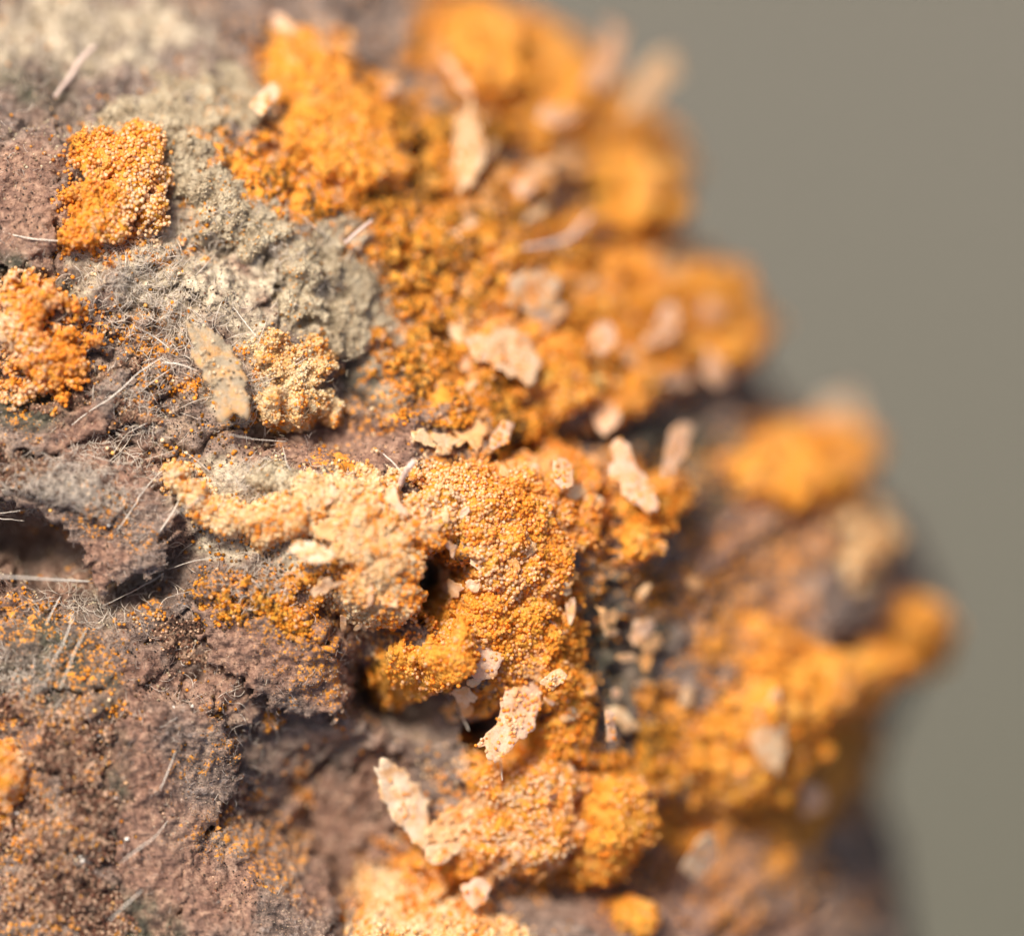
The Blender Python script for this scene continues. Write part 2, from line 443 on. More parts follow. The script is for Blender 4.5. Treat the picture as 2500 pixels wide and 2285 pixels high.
ORANGE = [(1330, 150, 260, 260, 0), (1560, 330, 190, 280, -20), (1150, 450, 190, 330, -15), (1150, 830, 200, 330, 10),
          (1420, 760, 330, 240, 10), (1760, 780, 140, 160, 0), (2030, 1110, 200, 170, 30), (2250, 1550, 160, 130, 0),
          (1930, 1760, 320, 230, -15), (1150, 1300, 330, 220, 10), (1270, 1600, 180, 330, -10), (1330, 2000, 260, 230, 0),
          (920, 330, 240, 300, 0), (880, 1330, 240, 200, 30), (1480, 2010, 170, 200, 0), (700, 440, 220, 110, 25),
          (1820, 2000, 260, 150, 0), (1690, 1740, 150, 110, 0)]
DUSTY = [(500, 1880, 80, 60, 0), (590, 2090, 110, 55, 20), (700, 2090, 60, 50, 0), (780, 1880, 50, 110, 0), (680, 1770, 45, 40, 0), (640, 1950, 40, 35, 0), (810, 1600, 130, 140, 0), (1330, 1500, 100, 100, 0), (1900, 1350, 260, 260, 0), (1850, 2160, 380, 190, 0), (1700, 1150, 200, 130, 0), (560, 450, 260, 130, 30), (420, 640, 130, 70, 0), (360, 860, 120, 180, 0), (440, 950, 150, 70, -20), (640, 1480, 330, 130, 12),
         (780, 1620, 220, 190, 0), (500, 1850, 150, 120, 0), (620, 2080, 260, 190, 0), (80, 900, 190, 190, 0), (60, 1500, 180, 120, 0),
         (60, 2000, 220, 420, 0), (800, 1020, 420, 130, 0), (280, 1290, 160, 130, 0), (1000, 2180, 300, 120, 0),
         (1560, 1450, 200, 120, 0), (1850, 1500, 250, 250, 0), (2100, 1900, 200, 300, 0), (230, 1640, 180, 160, 0), (940, 600, 220, 300, 0)]
PALE = [(430, 300, 200, 90, -15), (620, 540, 190, 130, 30), (800, 690, 190, 190, 40), (690, 960, 170, 140, 0), (600, 1230, 260, 130, 15),
        (240, 60, 380, 110, 0), (940, 740, 120, 230, 0), (450, 700, 260, 150, 20), (740, 1340, 130, 70, 0)]
RED = [(230, 1080, 330, 110, 40), (80, 480, 190, 190, 0), (330, 560, 300, 130, 10), (560, 680, 190, 110, 0), (300, 1950, 160, 420, 5), (700, 1600, 330, 200, 0),
       (420, 2180, 260, 190, 0), (160, 1400, 260, 110, 0), (820, 1080, 260, 90, 0), (900, 2050, 260, 260, 0), (1850, 1350, 220, 330, 0), (1700, 2200, 420, 190, 0), (150, 1830, 180, 130, 0)]
GREEN = [(1520, 1620, 170, 190, 10), (1480, 1480, 120, 90, 0), (90, 1640, 190, 170, 0), (80, 690, 150, 60, 20), (1500, 1600, 200, 190, 20), (920, 920, 100, 80, 0), (1750, 1150, 260, 170, 20), (690, 1400, 60, 50, 0),
         (330, 2260, 160, 110, 0), (280, 1840, 60, 150, 0), (60, 1000, 130, 60, 0), (60, 190, 160, 120, 0), (230, 1900, 90, 90, 0)]
def mask_of(x, y, L, seed, soft=0.45, nz=0.45, s=90):
    return sm(-0.05, soft, blobs(x, y, L) + nz * fbm(x, y, s, seed, 4))

rows = np.concatenate([np.linspace(-900, -180, 36), np.linspace(-170, 2455, 540), np.linspace(2465, 3200, 36)])
NR = len(rows); NC = 640
q = np.linspace(0, 1, NC)
gq = 0.72 * q + 0.28 * q ** 2.6; gq /= gq[-1]
THMAX = math.radians(112)
def u_range(y):
    c = xsil(y) - R
    return u_of(np.full_like(y, -800.0), y), c + R * THMAX
U0, U1 = u_range(rows)
Ug = U0[:, None] + (U1 - U0)[:, None] * gq[None, :]
Yg = np.repeat(rows[:, None], NC, 1)
Cg = xsil(Yg) - R
TH = np.maximum(0, (Ug - Cg) / R)
Xi = x_of(Ug, Yg) + np.maximum(0, TH - math.pi / 2) * R
flat = Ug < Cg
P0 = np.stack([np.where(flat, Ug, Cg + R * np.sin(TH)), Yg, np.where(flat, 0.0, R * np.cos(TH) - R)], -1)
def grid_normals(P):
    du = np.gradient(P, axis=1); dv = np.gradient(P, axis=0)
    n = np.cross(du, dv); n /= np.linalg.norm(n, axis=-1, keepdims=True) + 1e-9
    return np.where((n[..., 2:3] * 0 + np.sign(np.sum(n * np.stack([np.sin(TH), TH * 0, np.cos(TH)], -1), -1, keepdims=True))) < 0, -n, n)
N0 = np.stack([np.sin(TH), TH * 0, np.cos(TH)], -1)
PL = P0 + N0 * low_disp(Xi, Yg)[..., None]
NL = grid_normals(PL)
om = mask_of(Xi, Yg, ORANGE, 31, 0.5)
f1 = fbm(Xi, Yg, 120, 21, 4); f2 = fbm(Xi, Yg, 36, 22, 3)
fb = fib(Xi, Yg, math.radians(142), 260, 26, 23, 3)
fb2 = fib(Xi, Yg, math.radians(20), 330, 34, 27, 3)
crack = np.abs(fbm(Xi, Yg, 210, 41, 4))
fine = 17 * f1 + 8 * f2 + 13 * fb * (1 - om) + 10 * fb2 * sm(1350, 1700, Yg) - 30 * sm(0.10, 0.0, crack) * (1 - 0.5 * om)
fine += om * (26 * np.abs(fbm(Xi, Yg, 70, 51, 3)) + 12 * np.abs(fbm(Xi, Yg, 24, 52, 2)))
fine += 4 * fbm(Xi, Yg, 13, 53, 2)
PF = PL + NL * fine[..., None]
NF = grid_normals(PF)

def lookup(G, u, y):
    y = np.asarray(y, float); u = np.asarray(u, float)
    r = np.clip(np.interp(y, rows, np.arange(NR)), 0, NR - 1.001)
    a, b = u_range(y)
    k = np.interp(np.clip((u - a) / (b - a), 0, 1), gq, q) * (NC - 1)
    k = np.clip(k, 0, NC - 1.001)
    i = r.astype(int); j = k.astype(int); fr = (r - i)[..., None]; fk = (k - j)[..., None]
    return ((G[i, j] * (1 - fk) + G[i, j + 1] * fk) * (1 - fr) + (G[i + 1, j] * (1 - fk) + G[i + 1, j + 1] * fk) * fr)
def at(x, y, fine_=True):
    x = np.asarray(x, float); y = np.asarray(y, float)
    u = u_of(x, y)
    n = lookup(NF if fine_ == 2 else NL, u, y)
    n = n / np.linalg.norm(n, axis=-1, keepdims=True)
    return lookup(PF if fine_ else PL, u, y), n
def grid_faces(nr, nc, off=0):
    i, j = np.meshgrid(np.arange(nr - 1), np.arange(nc - 1), indexing='ij')
    a = (i * nc + j).ravel() + off
    return np.stack([a, a + nc, a + nc + 1, a + 1], 1)
PITS = [(1078, 1430, 75, 105, -20), (1000, 1690, 190, 90, 25), (1262, 1818, 80, 95, 0), (60, 1330, 220, 90, 12), (360, 1400, 170, 60, -20), (760, 1055, 150, 45, 5)]
def unpit(x, y): return 1 - 0.92 * sm(0.0, 0.35, blobs(x, y, PITS))
def masks_rgba(x, y):
    return np.stack([mask_of(x, y, PALE, 61), mask_of(x, y, RED, 62, 0.6), mask_of(x, y, GREEN, 63, 0.6),
                     np.clip((mask_of(x, y, ORANGE, 31, 0.7) * 0.62 + 0.40 * mask_of(x, y, DUSTY, 65, 0.8)) * unpit(x, y), 0, 1)], -1)
def set_mask(o, m):
    a = o.data.attributes.new('mask', 'FLOAT_COLOR', 'POINT')
    a.data.foreach_set('color', np.clip(m, 0, 1).astype(np.float32).reshape(-1))

# ground far below the branch
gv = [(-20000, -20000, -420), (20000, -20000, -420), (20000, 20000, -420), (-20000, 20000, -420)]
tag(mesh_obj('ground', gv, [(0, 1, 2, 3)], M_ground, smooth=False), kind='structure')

# the branch : front sheet with all its relief, closed behind
branch = empty('bark_branch', (X(300), Y(1142), -1700 * S))
tag(branch, 'swollen brown and grey bark of the branch carrying all the orange fungus', 'branch')
verts = to_world(PF).reshape(-1, 3)
faces = grid_faces(NR, NC)
bs = mesh_obj('bark', verts, faces, M_bark, branch, origin=branch.location)
set_mask(bs, masks_rgba(Xi, Yg))
# rear half of the branch (coarse)
nb = 24
backP = []
for i in range(0, NR, 20):
    a = PF[i, -1]; b = PF[i, 0]
    ring = [a]
    for k in range(1, nb):
        t = k / nb; th = THMAX + (math.pi - THMAX) * min(1, t * 2)
        c = float(xsil(rows[i])) - R
        if t <= 0.5: ring.append(np.array([c + R * math.sin(th), rows[i], R * math.cos(th) - R]))
        else: ring.append(np.array([c + (-800 - c) * (t - 0.5) * 2, rows[i], -2 * R * (1 - 0.5 * ((t - 0.5) * 2) ** 3)]))
    ring.append(b); backP.append(ring)
backP = np.array(backP)
rear = mesh_obj('rear_bark', to_world(backP).reshape(-1, 3), grid_faces(backP.shape[0], nb + 1), M_bark, branch, origin=branch.location)
set_mask(rear, np.zeros((backP.shape[0] * (nb + 1), 4)))

# ---------------------------------------------------------------- shells lying on the branch
def shell(name, field, bbox, step, thick, mat, parent, crumb=(20, 60, 8, 22), seed=1, lift=0.0, under=None, edge=0.35, sink=14.0, mask=False, dome=0.5, flat=0.0):
    """sheet over the branch where field>0; returns object + arrays for sampling"""
    x0, x1, y0, y1 = bbox
    ys = np.arange(y0, y1 + 1, step)
    uu0 = float(u_of(np.array([x0]), np.array([(y0 + y1) / 2]))[0]); uu1 = float(u_of(np.array([x1]), np.array([(y0 + y1) / 2]))[0])
    us = np.arange(uu0, uu1 + 1, step)
    Ym, Um = np.meshgrid(ys, us, indexing='ij')
    Xm = x_of(Um, Ym) + np.maximum(0, Um - (xsil(Ym) - R) - R * math.pi / 2)
    f = field(Xm, Ym)
    prof = np.clip(f / edge, 0, 1) ** dome
    a1, s1, a2, s2 = crumb
    f = f + 0.16 * fbm(Um, Ym, 26, seed + 31, 3) * np.clip(1.2 - f, 0, 1)
    prof = np.clip(f / edge, 0, 1) ** dome
    cr = a1 * (np.abs(fbm(Um, Ym, s1, seed, 3)) * 1.6 - 0.35) + a2 * (np.abs(fbm(Um, Ym, s2, seed + 1, 2)) * 1.5 - 0.35)
    h = lift + thick * prof + cr * np.clip(f / edge * 2 + 0.4, 0, 1)
    h = np.where(f > 0, h, -sink + 0 * h)
    P = lookup(PL, Um, Ym) * (1 - flat) + lookup(P0, Um, Ym) * flat; N = lookup(NL, Um, Ym) * 0.35 * (1 - flat) + lookup(N0, Um, Ym) * (0.65 + 0.35 * flat); N /= np.linalg.norm(N, axis=-1, keepdims=True)
    T = P + N * h[..., None]
    keep = f > -0.04
    fc = grid_faces(*f.shape)
    ok = keep.ravel()[fc].all(1)
    fc = fc[ok]
    V_ = T.reshape(-1, 3); Xf = Xm.ravel(); Yf = Ym.ravel()
    if under is not None:      # closed plate with a lower face, so that it can overhang
        B = P + N * (h - under)[..., None]
        nV = len(V_)
        inner = fc
        V_ = np.concatenate([V_, B.reshape(-1, 3)])
        Xf = np.concatenate([Xf, Xf]); Yf = np.concatenate([Yf, Yf])
        e = np.concatenate([inner[:, [k, (k + 1) % 4]] for k in range(4)])
        key = {}
        es = np.sort(e, 1); code = es[:, 0].astype(np.int64) * nV + es[:, 1]
        un, cnt = np.unique(code, return_counts=True)
        bd = e[np.isin(code, un[cnt == 1])]
        rim = np.stack([bd[:, 1], bd[:, 0], bd[:, 0] + nV, bd[:, 1] + nV], 1)
        fc = np.concatenate([inner, inner[:, ::-1] + nV, rim])
    used = np.unique(fc); remap = np.full(len(V_), -1); remap[used] = np.arange(len(used))
    fc2 = remap[fc]; W = to_world(V_[used])
    o = mesh_obj(name, W, fc2, mat, parent, origin=W.mean(0) if parent is None else parent.location)
    if mask: set_mask(o, masks_rgba(Xf[used], Yf[used]))
    top = fc2[:int(ok.sum())]
    return o, W, top
def sample(W, F, n, rad, spread=1.2):
    a = W[F[:, 0]]; b = W[F[:, 1]]; c = W[F[:, 2]]; d = W[F[:, 3]]
    nn = np.cross(c - a, d - b); ar = np.linalg.norm(nn, axis=1); nn /= ar[:, None] + 1e-12
    nn = np.where(nn[:, 2:3] + 0.7 * nn[:, 0:1] < 0, -nn, nn)
    k = rng.choice(len(F), n, p=ar / ar.sum())
    s = rng.random((n, 1)); t = rng.random((n, 1))
    p = (a[k] * (1 - s) + b[k] * s) * (1 - t) + (d[k] * (1 - s) + c[k] * s) * t
    r = rad * rng.uniform(0.8, 1.15, n)
    cl = np.clip(fbm(p[:, 0] / S, p[:, 1] / S, 30, 97, 3), 0, 1)
    return p + nn[k] * (r * (rng.uniform(-0.3, spread, n) + rng.random(n) * cl * 3.6))[:, None], r
RAD = 4.4 * S
def heap(name, label, cat, L, thick, mat, pal, dens=1.0, step=5, noise=(0.42, 70), seed=1, group=None, crumb=(20, 60, 8, 22), lift=0.0, edge=0.45, holes=None, rad=RAD, part='powder_heap', spread=1.3, fuzz=0.0, fringe=0.9, bias=0.0, grad=None):
    """one fungus pustule / crust: powder body + its granular spores"""
    x0 = min(e[0] - max(e[2], e[3]) * 1.3 for e in L); x1 = max(e[0] + max(e[2], e[3]) * 1.3 for e in L)
    y0 = min(e[1] - max(e[2], e[3]) * 1.3 for e in L); y1 = max(e[1] + max(e[2], e[3]) * 1.3 for e in L)
    x0 = max(x0, -150); y0 = max(y0, -130); y1 = min(y1, 2420)
    def field(x, y):
        f = blobs(x, y, L) + noise[0] * fbm(x, y, noise[1], seed + 5, 4) * 0.55 + bias
        if holes: f = np.minimum(f, -blobs(x, y, holes) - 0.05 + 0.25 * fbm(x, y, 40, seed + 9, 3))
        return f
    cx, cy = L[0][0], L[0][1]
    p, n = at(np.array([cx]), np.array([cy]), False)
    e = empty(name, to_world(p)[0])
    tag(e, label, cat, group)
    o, W, F = shell(part, field, (x0, x1, y0, y1), step, thick, mat, e, crumb, seed, lift, edge=edge)
    ar = len(F) * step * step
    n = int(ar / 40.0 * dens)
    if n > 0:
        pts, r = sample(W, F, n, rad, spread)
        m = int(n * 2.5)                        # beads spilled around the rim of the body
        fx = rng.uniform(x0, x1, m); fy = rng.uniform(y0, y1, m)
        g = field(fx, fy)
        kk = (g < 0.05) & (g > -0.7) & (fx < xsil(fy) - 20) & (rng.random(m) < fringe * np.exp(np.minimum(g, 0) * 5.5) * (0.25 + sm(-0.2, 0.4, fbm(fx, fy, 34, seed + 71, 3)))) & (unpit(fx, fy) > 0.6)
        if kk.any():
            p2, n2 = at(fx[kk], fy[kk], 2)
            r2 = rad * rng.uniform(0.75, 1.1, int(kk.sum()))
            pts = np.concatenate([pts, to_world(p2) + np.stack([n2[:, 0], -n2[:, 1], n2[:, 2]], 1) * (r2 * rng.uniform(0.2, 1.6, len(r2)))[:, None]]); r = np.concatenate([r, r2])
        spores_obj('spores', pts, r, pal, e, origin=e.location, grad=grad)
    if fuzz:
        pts, r = sample(W, F, int(ar / 200.0 * fuzz), 20 * S, 0.3)
        fuzz_obj('felt', pts, r * rng.uniform(0.5, 1.4, len(r)), 'felt', e, origin=e.location)
    return e

# ---------------------------------------------------------------- bark plates (parts of the branch)
plates = []
def plate(poly, lift, thick, under, seed, jag=14, crumb=(10, 60, 7, 16), flat=0.35):
    xs = [p[0] for p in poly]; ys = [p[1] for p in poly]
    def field(x, y):
        return (polyf(x, y, poly) + jag * fbm(x, y, 40, seed, 4) + 9 * fib(x, y, math.radians(142), 120, 14, seed + 1, 2)) / 60.0
    r = shell('bark_plate', field, (max(min(xs) - 30, -160), max(xs) + 30, max(min(ys) - 30, -140), min(max(ys) + 30, 2430)), 5, thick, M_bark, branch,
              crumb, seed, lift, under=under, edge=0.3, sink=0, mask=True, flat=flat)
    plates.append(r); return r[0]
plate([(-160, 1120), (60, 1120), (190, 1095), (330, 1150), (430, 1230), (420, 1300), (392, 1385), (300, 1420), (255, 1448), (205, 1380), (160, 1310), (95, 1240), (-160, 1195)], -8, 20, 26, 101, flat=1.0)
plate([(-160, 950), (60, 985), (180, 1000), (300, 900), (330, 940), (250, 1060), (130, 1110), (-160, 1100)], -6, 22, 40, 102)
plate([(280, 1760), (420, 1700), (540, 1760), (600, 1900), (500, 2050), (430, 2290), (420, 2430), (300, 2430), (270, 2200), (285, 2050), (255, 1900)], 0, 22, 50, 103)
plate([(-160, 1730), (70, 1700), (200, 1740), (235, 1860), (190, 2010), (240, 2110), (140, 2200), (-160, 2180)], -2, 18, 50, 104)
plate([(470, 1480), (640, 1500), (820, 1580), (900, 1680), (820, 1760), (640, 1720), (520, 1620)], 0, 18, 40, 105)
plate([(440, 2040), (640, 2010), (840, 2100), (860, 2240), (700, 2400), (500, 2420), (420, 2280)], 6, 20, 50, 106, flat=0.1)
plate([(-160, 380), (60, 360), (160, 450), (140, 600), (20, 650), (-160, 640)], -6, 16, 40, 107, flat=0.1)
plate([(480, 620), (640, 610), (700, 690), (640, 760), (500, 750), (420, 690)], -6, 14, 40, 108)
plate([(680, 1060), (860, 1030), (1010, 1090), (1000, 1160), (840, 1170), (700, 1130)], -6, 16, 40, 109, flat=0.1)
plate([(-160, 1510), (80, 1500), (270, 1540), (420, 1570), (430, 1640), (300, 1690), (90, 1690), (-160, 1640)], -10, 14, 40, 110, flat=0.1)
plate([(-160, 2230), (60, 2220), (210, 2240), (260, 2330), (200, 2430), (-160, 2430)], 0, 20, 50, 111)
plate([(850, 1870), (960, 1900), (990, 2050), (930, 2150), (840, 2080), (815, 1960)], 0, 18, 40, 112, flat=0.0)

# crumbs and fuzz that make up the skin of the bark: uncountable
def skin(W, F, n_cr, n_fz, xlim):
    pts, r = sample(W, F, n_cr, 2.1 * S, 0.5)
    r = r * rng.uniform(0.5, 1.35, len(r))
    k = pts[:, 0] < xlim
    pf, rf = sample(W, F, n_fz, 19 * S, 0.25)
    rf = rf * rng.uniform(0.5, 1.5, len(rf))
    wx = pf[:, 0] / S + 1250; wy = 1142.5 - pf[:, 1] / S
    keep = (fbm(wx, wy, 110, 131, 3) + 0.55 * rng.random(len(wx)) > 0.2) & (pf[:, 0] < xlim)
    return pts[k], r[k], pf[keep], rf[keep]
sk = []
xm = Xi < 1200
fmask = (xm[:-1, :-1] & (Xi[:-1, :-1] > -160) & (Yg[:-1, :-1] > -120) & (Yg[:-1, :-1] < 2400) & (om[:-1, :-1] < 0.8)).ravel()
sk.append(skin(verts, faces[fmask], 22000, 20000, X(1200)))
for o_, W_, F_ in plates:
    sk.append(skin(W_, F_, int(len(F_) * 25 / 170), int(len(F_) * 25 / 200), X(1200)))
spores_obj('bark_crumbs', np.concatenate([k[0] for k in sk]), np.concatenate([k[1] for k in sk]), 'bark', branch, origin=branch.location, patch=150, jit=0.22)
fuzz_obj('bark_fuzz', np.concatenate([k[2] for k in sk]), np.concatenate([k[3] for k in sk]), 'fuzz', branch, origin=branch.location)

# ================================================================ fungus bodies
CR_S = (22, 70, 10, 22)
heap('spore_pustule', 'large smooth domed deep orange pustule above the grey crust', 'pustule', [(870, 330, 165, 130, 60), (830, 180, 95, 120, 0), (900, 390, 130, 90, 0)], 85, M_heap, 'orange', 0.8, 5, (0.4, 80), 201, rad=RAD * 0.8, crumb=(10, 60, 6, 20))
heap('spore_pustule', 'squarish bright orange pustule beside a dark grey hollow', 'pustule', [(295, 400, 115, 85, 0), (285, 480, 120, 90, 0), (245, 565, 85, 55, 0), (350, 370, 62, 70, 0)], 60, M_heap, 'peach', 1.3, 5, (0.85, 44), 202, grad=(290, -240), crumb=(14, 50, 8, 18), edge=0.25)
heap('spore_pustule', 'small round orange pustule of clear beads on bare brown bark', 'pustule', [(105, 870, 125, 110, 30), (60, 760, 80, 75, 0)], 62, M_heap, 'peach', 1.5, 5, (0.95, 40), 203, grad=(105, 260), crumb=(14, 50, 8, 18), rad=RAD * 1.12)
heap('spore_pustule', 'orange pustule with a cream cap on granular reddish bark', 'pustule', [(5, 1900, 62, 110, 0), (-60, 1960, 90, 120, 0)], 90, M_heap, 'peach', 1.3, 5, (0.3, 45), 204)
heap('spore_pustule', 'broad orange ridge of merged pustules with pale streaks near the top rim', 'pustule', [(1510, 330, 110, 200, -20), (1545, 440, 95, 120, 0), (1310, 130, 140, 130, 0), (1400, 180, 130, 160, 10)], 95, M_heap, 'orange', 0.35, 8, (0.35, 150), 205, crumb=(40, 130, 14, 40))
heap('spore_pustule', 'double lobed orange pustule jutting from the rim above the brown hollow', 'pustule', [(1715, 815, 90, 95, 0), (1690, 695, 75, 65, 0)], 95, M_heap, 'orange', 0.4, 8, (0.25, 100), 206, crumb=(24, 100, 10, 40))
heap('spore_pustule', 'round orange pustule with a pale cap bulging over the rim', 'pustule', [(1960, 1140, 135, 115, 0), (2020, 1120, 80, 95, 0)], 105, M_heap, 'orange', 0.4, 8, (0.22, 110), 207, crumb=(24, 110, 10, 40))
heap('spore_pustule', 'orange knob standing out farthest from the rim of the branch', 'pustule', [(2235, 1565, 55, 92, 0)], 80, M_heap, 'orange', 0.4, 8, (0.2, 100), 208, crumb=(20, 100, 8, 40))
heap('spore_pustule', 'wide orange clump with a long pale flake below the farthest knob', 'pustule', [(1850, 1770, 150, 115, -15), (1990, 1690, 160, 85, -25), (1790, 1895, 110, 85, 20), (2070, 1640, 110, 60, -20)], 120, M_heap, 'orange', 0.4, 8, (0.3, 110), 209, crumb=(34, 120, 12, 40))
heap('spore_pustule', 'upright oval orange pustule among peach crumbs low on the branch', 'pustule', [(1480, 2010, 80, 130, 0), (1490, 2110, 60, 70, 0)], 130, M_heap, 'orange', 0.5, 6, (0.25, 70), 210, crumb=(14, 70, 8, 26))
heap('spore_pustule', 'tiny isolated orange pustule on blurred brown bark below the oval one', 'pustule', [(1570, 2250, 42, 50, 0)], 70, M_heap, 'orange', 0.6, 6, (0.2, 60), 211, crumb=(8, 60, 6, 26))
heap('spore_pustule', 'bright yellow orange mound beside the golden crumb', 'pustule', [(1320, 900, 90, 110, 0), (1350, 960, 70, 70, 0)], 95, M_heap, 'orange', 0.7, 5, (0.3, 60), 212, crumb=(12, 60, 7, 22))

heap('spore_crust', 'crumbly amber crust running up the middle between the domed pustule and the rim ridge', 'crust', [(1150, 430, 170, 190, -20), (1230, 640, 210, 150, 20), (1060, 560, 150, 120, 0), (1020, 250, 90, 130, -30)], 36, M_heap, 'amber', 0.9, 5, (1.5, 55), 221, bias=-0.16, crumb=CR_S)
heap('spore_crust', 'thick bright orange crust between the rim and the double lobed pustule', 'crust', [(1460, 700, 210, 140, 10), (1590, 800, 150, 120, 0), (1560, 640, 130, 70, -10), (1330, 780, 160, 140, 0), (1500, 900, 160, 80, -15)], 45, M_heap, 'orange', 0.6, 6, (1.1, 75), 222, bias=-0.05, crumb=(25, 100, 10, 30))
heap('spore_crust', 'granular orange crust creeping over grey bark beside the beige flakes', 'crust', [(1130, 770, 150, 170, 10), (1170, 960, 150, 120, 0), (1250, 1030, 150, 100, -20), (1060, 880, 100, 90, 0)], 30, M_heap, 'amber', 1.25, 5, (1.6, 42), 223, bias=-0.16, crumb=CR_S)
heap('spore_crust', 'pale cream crust bridging the bark to the orange mass by the dark hole', 'crust', [(880, 1290, 190, 110, 30), (960, 1400, 130, 110, 35), (820, 1230, 120, 70, 0), (900, 1460, 120, 70, 20)], 62, M_cream, 'cream', 1.6, 5, (0.6, 40), 224, grad=(900, 260), crumb=(16, 60, 9, 18), holes=[(1080, 1432, 74, 104, -20)])
heap('spore_crust', 'narrow tongue of cream beads hanging at the tip of the cream crust', 'crust', [(470, 1215, 75, 40, 55), (560, 1260, 110, 45, 15), (660, 1270, 110, 60, -10), (430, 1160, 40, 36, 0)], 75, M_cream, 'cream', 1.6, 5, (0.45, 40), 225, crumb=(18, 50, 9, 18))
heap('spore_crust', 'peach and orange granular mass right around the dark hole', 'crust', [(1180, 1260, 230, 130, 10), (1330, 1200, 190, 120, -15), (1050, 1220, 130, 70, -25), (1240, 1380, 150, 120, 0), (1130, 1340, 110, 80, 30)], 45, M_heap, 'peach', 1.6, 5, (0.8, 48), 226, grad=(1200, 420), crumb=(21, 70, 9, 20), holes=[(1080, 1432, 74, 104, -20)])
heap('spore_crust', 'orange strip of beads running down past the hanging pink flake', 'crust', [(1190, 1510, 160, 100, -10), (1290, 1560, 120, 130, 0), (1370, 1690, 80, 170, -8), (1320, 1820, 100, 90, 0)], 50, M_heap, 'orange', 1.5, 5, (0.65, 45), 227, crumb=(19, 60, 9, 20), holes=[(1225, 1760, 90, 105, 0), (1100, 1660, 70, 60, 0)])
heap('spore_crust', 'ragged yellow orange scrap of beads over the shaded recess', 'crust', [(1040, 1640, 85, 55, 15), (1000, 1600, 45, 40, 0), (1090, 1600, 60, 60, 0)], 95, M_heap, 'orange', 1.4, 5, (0.5, 40), 228, crumb=(14, 50, 8, 18), lift=30)
heap('spore_crust', 'peach crumbly apron at the foot of the orange strip', 'crust', [(1290, 1960, 140, 130, 20), (1220, 2060, 120, 110, -20), (1340, 2070, 100, 70, -20), (1130, 2130, 110, 60, -30)], 55, M_heap, 'peach', 1.4, 5, (0.7, 50), 229, crumb=(19, 60, 9, 20))
heap('spore_crust', 'cream crust filling the bottom beside a slate gap', 'crust', [(1040, 2210, 130, 90, -15), (1120, 2290, 170, 80, 0), (960, 2290, 70, 90, 0)], 60, M_cream, 'cream', 1.2, 5, (0.4, 60), 230, crumb=(19, 70, 9, 22))
heap('spore_crust', 'lumpy cream and grey crust above a deep dark brown overhang', 'crust', [(700, 900, 100, 60, 10), (770, 985, 90, 48, -8), (690, 985, 70, 60, 10), (650, 870, 60, 45, 0), (770, 880, 55, 45, 20)], 24, M_cream, 'cream', 1.2, 5, (0.9, 50), 231, fuzz=1.2, rad=RAD * 0.75, crumb=(24, 44, 12, 16), edge=0.16)
heap('lichen_crust', 'grey beige felted crust stepping down from the squarish pustule', 'crust', [(620, 540, 130, 80, 35), (760, 640, 140, 100, 40), (860, 730, 80, 110, 10), (540, 460, 120, 60, 30), (470, 390, 80, 70, 0)], 16, M_grey, 'grey', 0.9, 5, (1.25, 60), 232, fuzz=1.0, rad=RAD * 0.55, crumb=(20, 60, 9, 16))
heap('lichen_crust', 'pale cream felt spread above the squarish pustule', 'crust', [(370, 290, 130, 60, -25), (500, 250, 130, 60, -15), (640, 230, 60, 110, 15)], 10, M_grey, 'grey', 0.8, 5, (1.2, 60), 233, fuzz=1.0, rad=RAD * 0.55, crumb=(18, 60, 9, 18))
heap('lichen_crust', 'whitish tuft behind the tongue of cream beads', 'crust', [(660, 1165, 60, 45, 0), (700, 1190, 55, 40, 0)], 45, M_grey, 'grey', 0.9, 5, (0.4, 40), 234, fuzz=1.0, rad=RAD * 0.55, crumb=(14, 50, 8, 18))
heap('spore_crust', 'thin amber powder patch between cream felt and domed pustule', 'crust', [(700, 420, 130, 60, 20), (800, 480, 110, 60, 10), (950, 500, 90, 70, 0)], 22, M_heap, 'amber', 1.1, 5, (1.6, 45), 235, bias=-0.15, crumb=CR_S)
heap('spore_crust', 'amber bead cluster on mauve bark below the brown flap', 'crust', [(560, 1490, 80, 45, 10), (640, 1470, 60, 50, 0), (700, 1530, 60, 40, 20)], 16, M_heap, 'amber', 1.0, 5, (1.2, 36), 236, crumb=(12, 50, 8, 18))
heap('spore_crust', 'soft tan crust over the far hollow beside the rim', 'crust', [(1560, 1240, 80, 70, 0), (1530, 1330, 60, 50, 0), (1640, 1220, 40, 60, 20)], 80, M_heap, 'orange', 0.8, 6, (0.4, 60), 237, crumb=(20, 60, 9, 26))
heap('spore_crust', 'dull brown orange crust in front of the wide orange clump', 'crust', [(1650, 1820, 100, 80, 0), (1560, 1900, 100, 70, 0)], 22, M_heap, 'amber', 0.6, 7, (0.9, 80), 238, crumb=(30, 90, 9, 30))
heap('spore_crust', 'peach crust smeared along the rim under the pale capped pustule', 'crust', [(2120, 1330, 60, 110, 15), (2060, 1250, 90, 50, 30)], 18, M_cream, 'peach', 0.3, 8, (0.7, 110), 239, crumb=(30, 100, 9, 40))

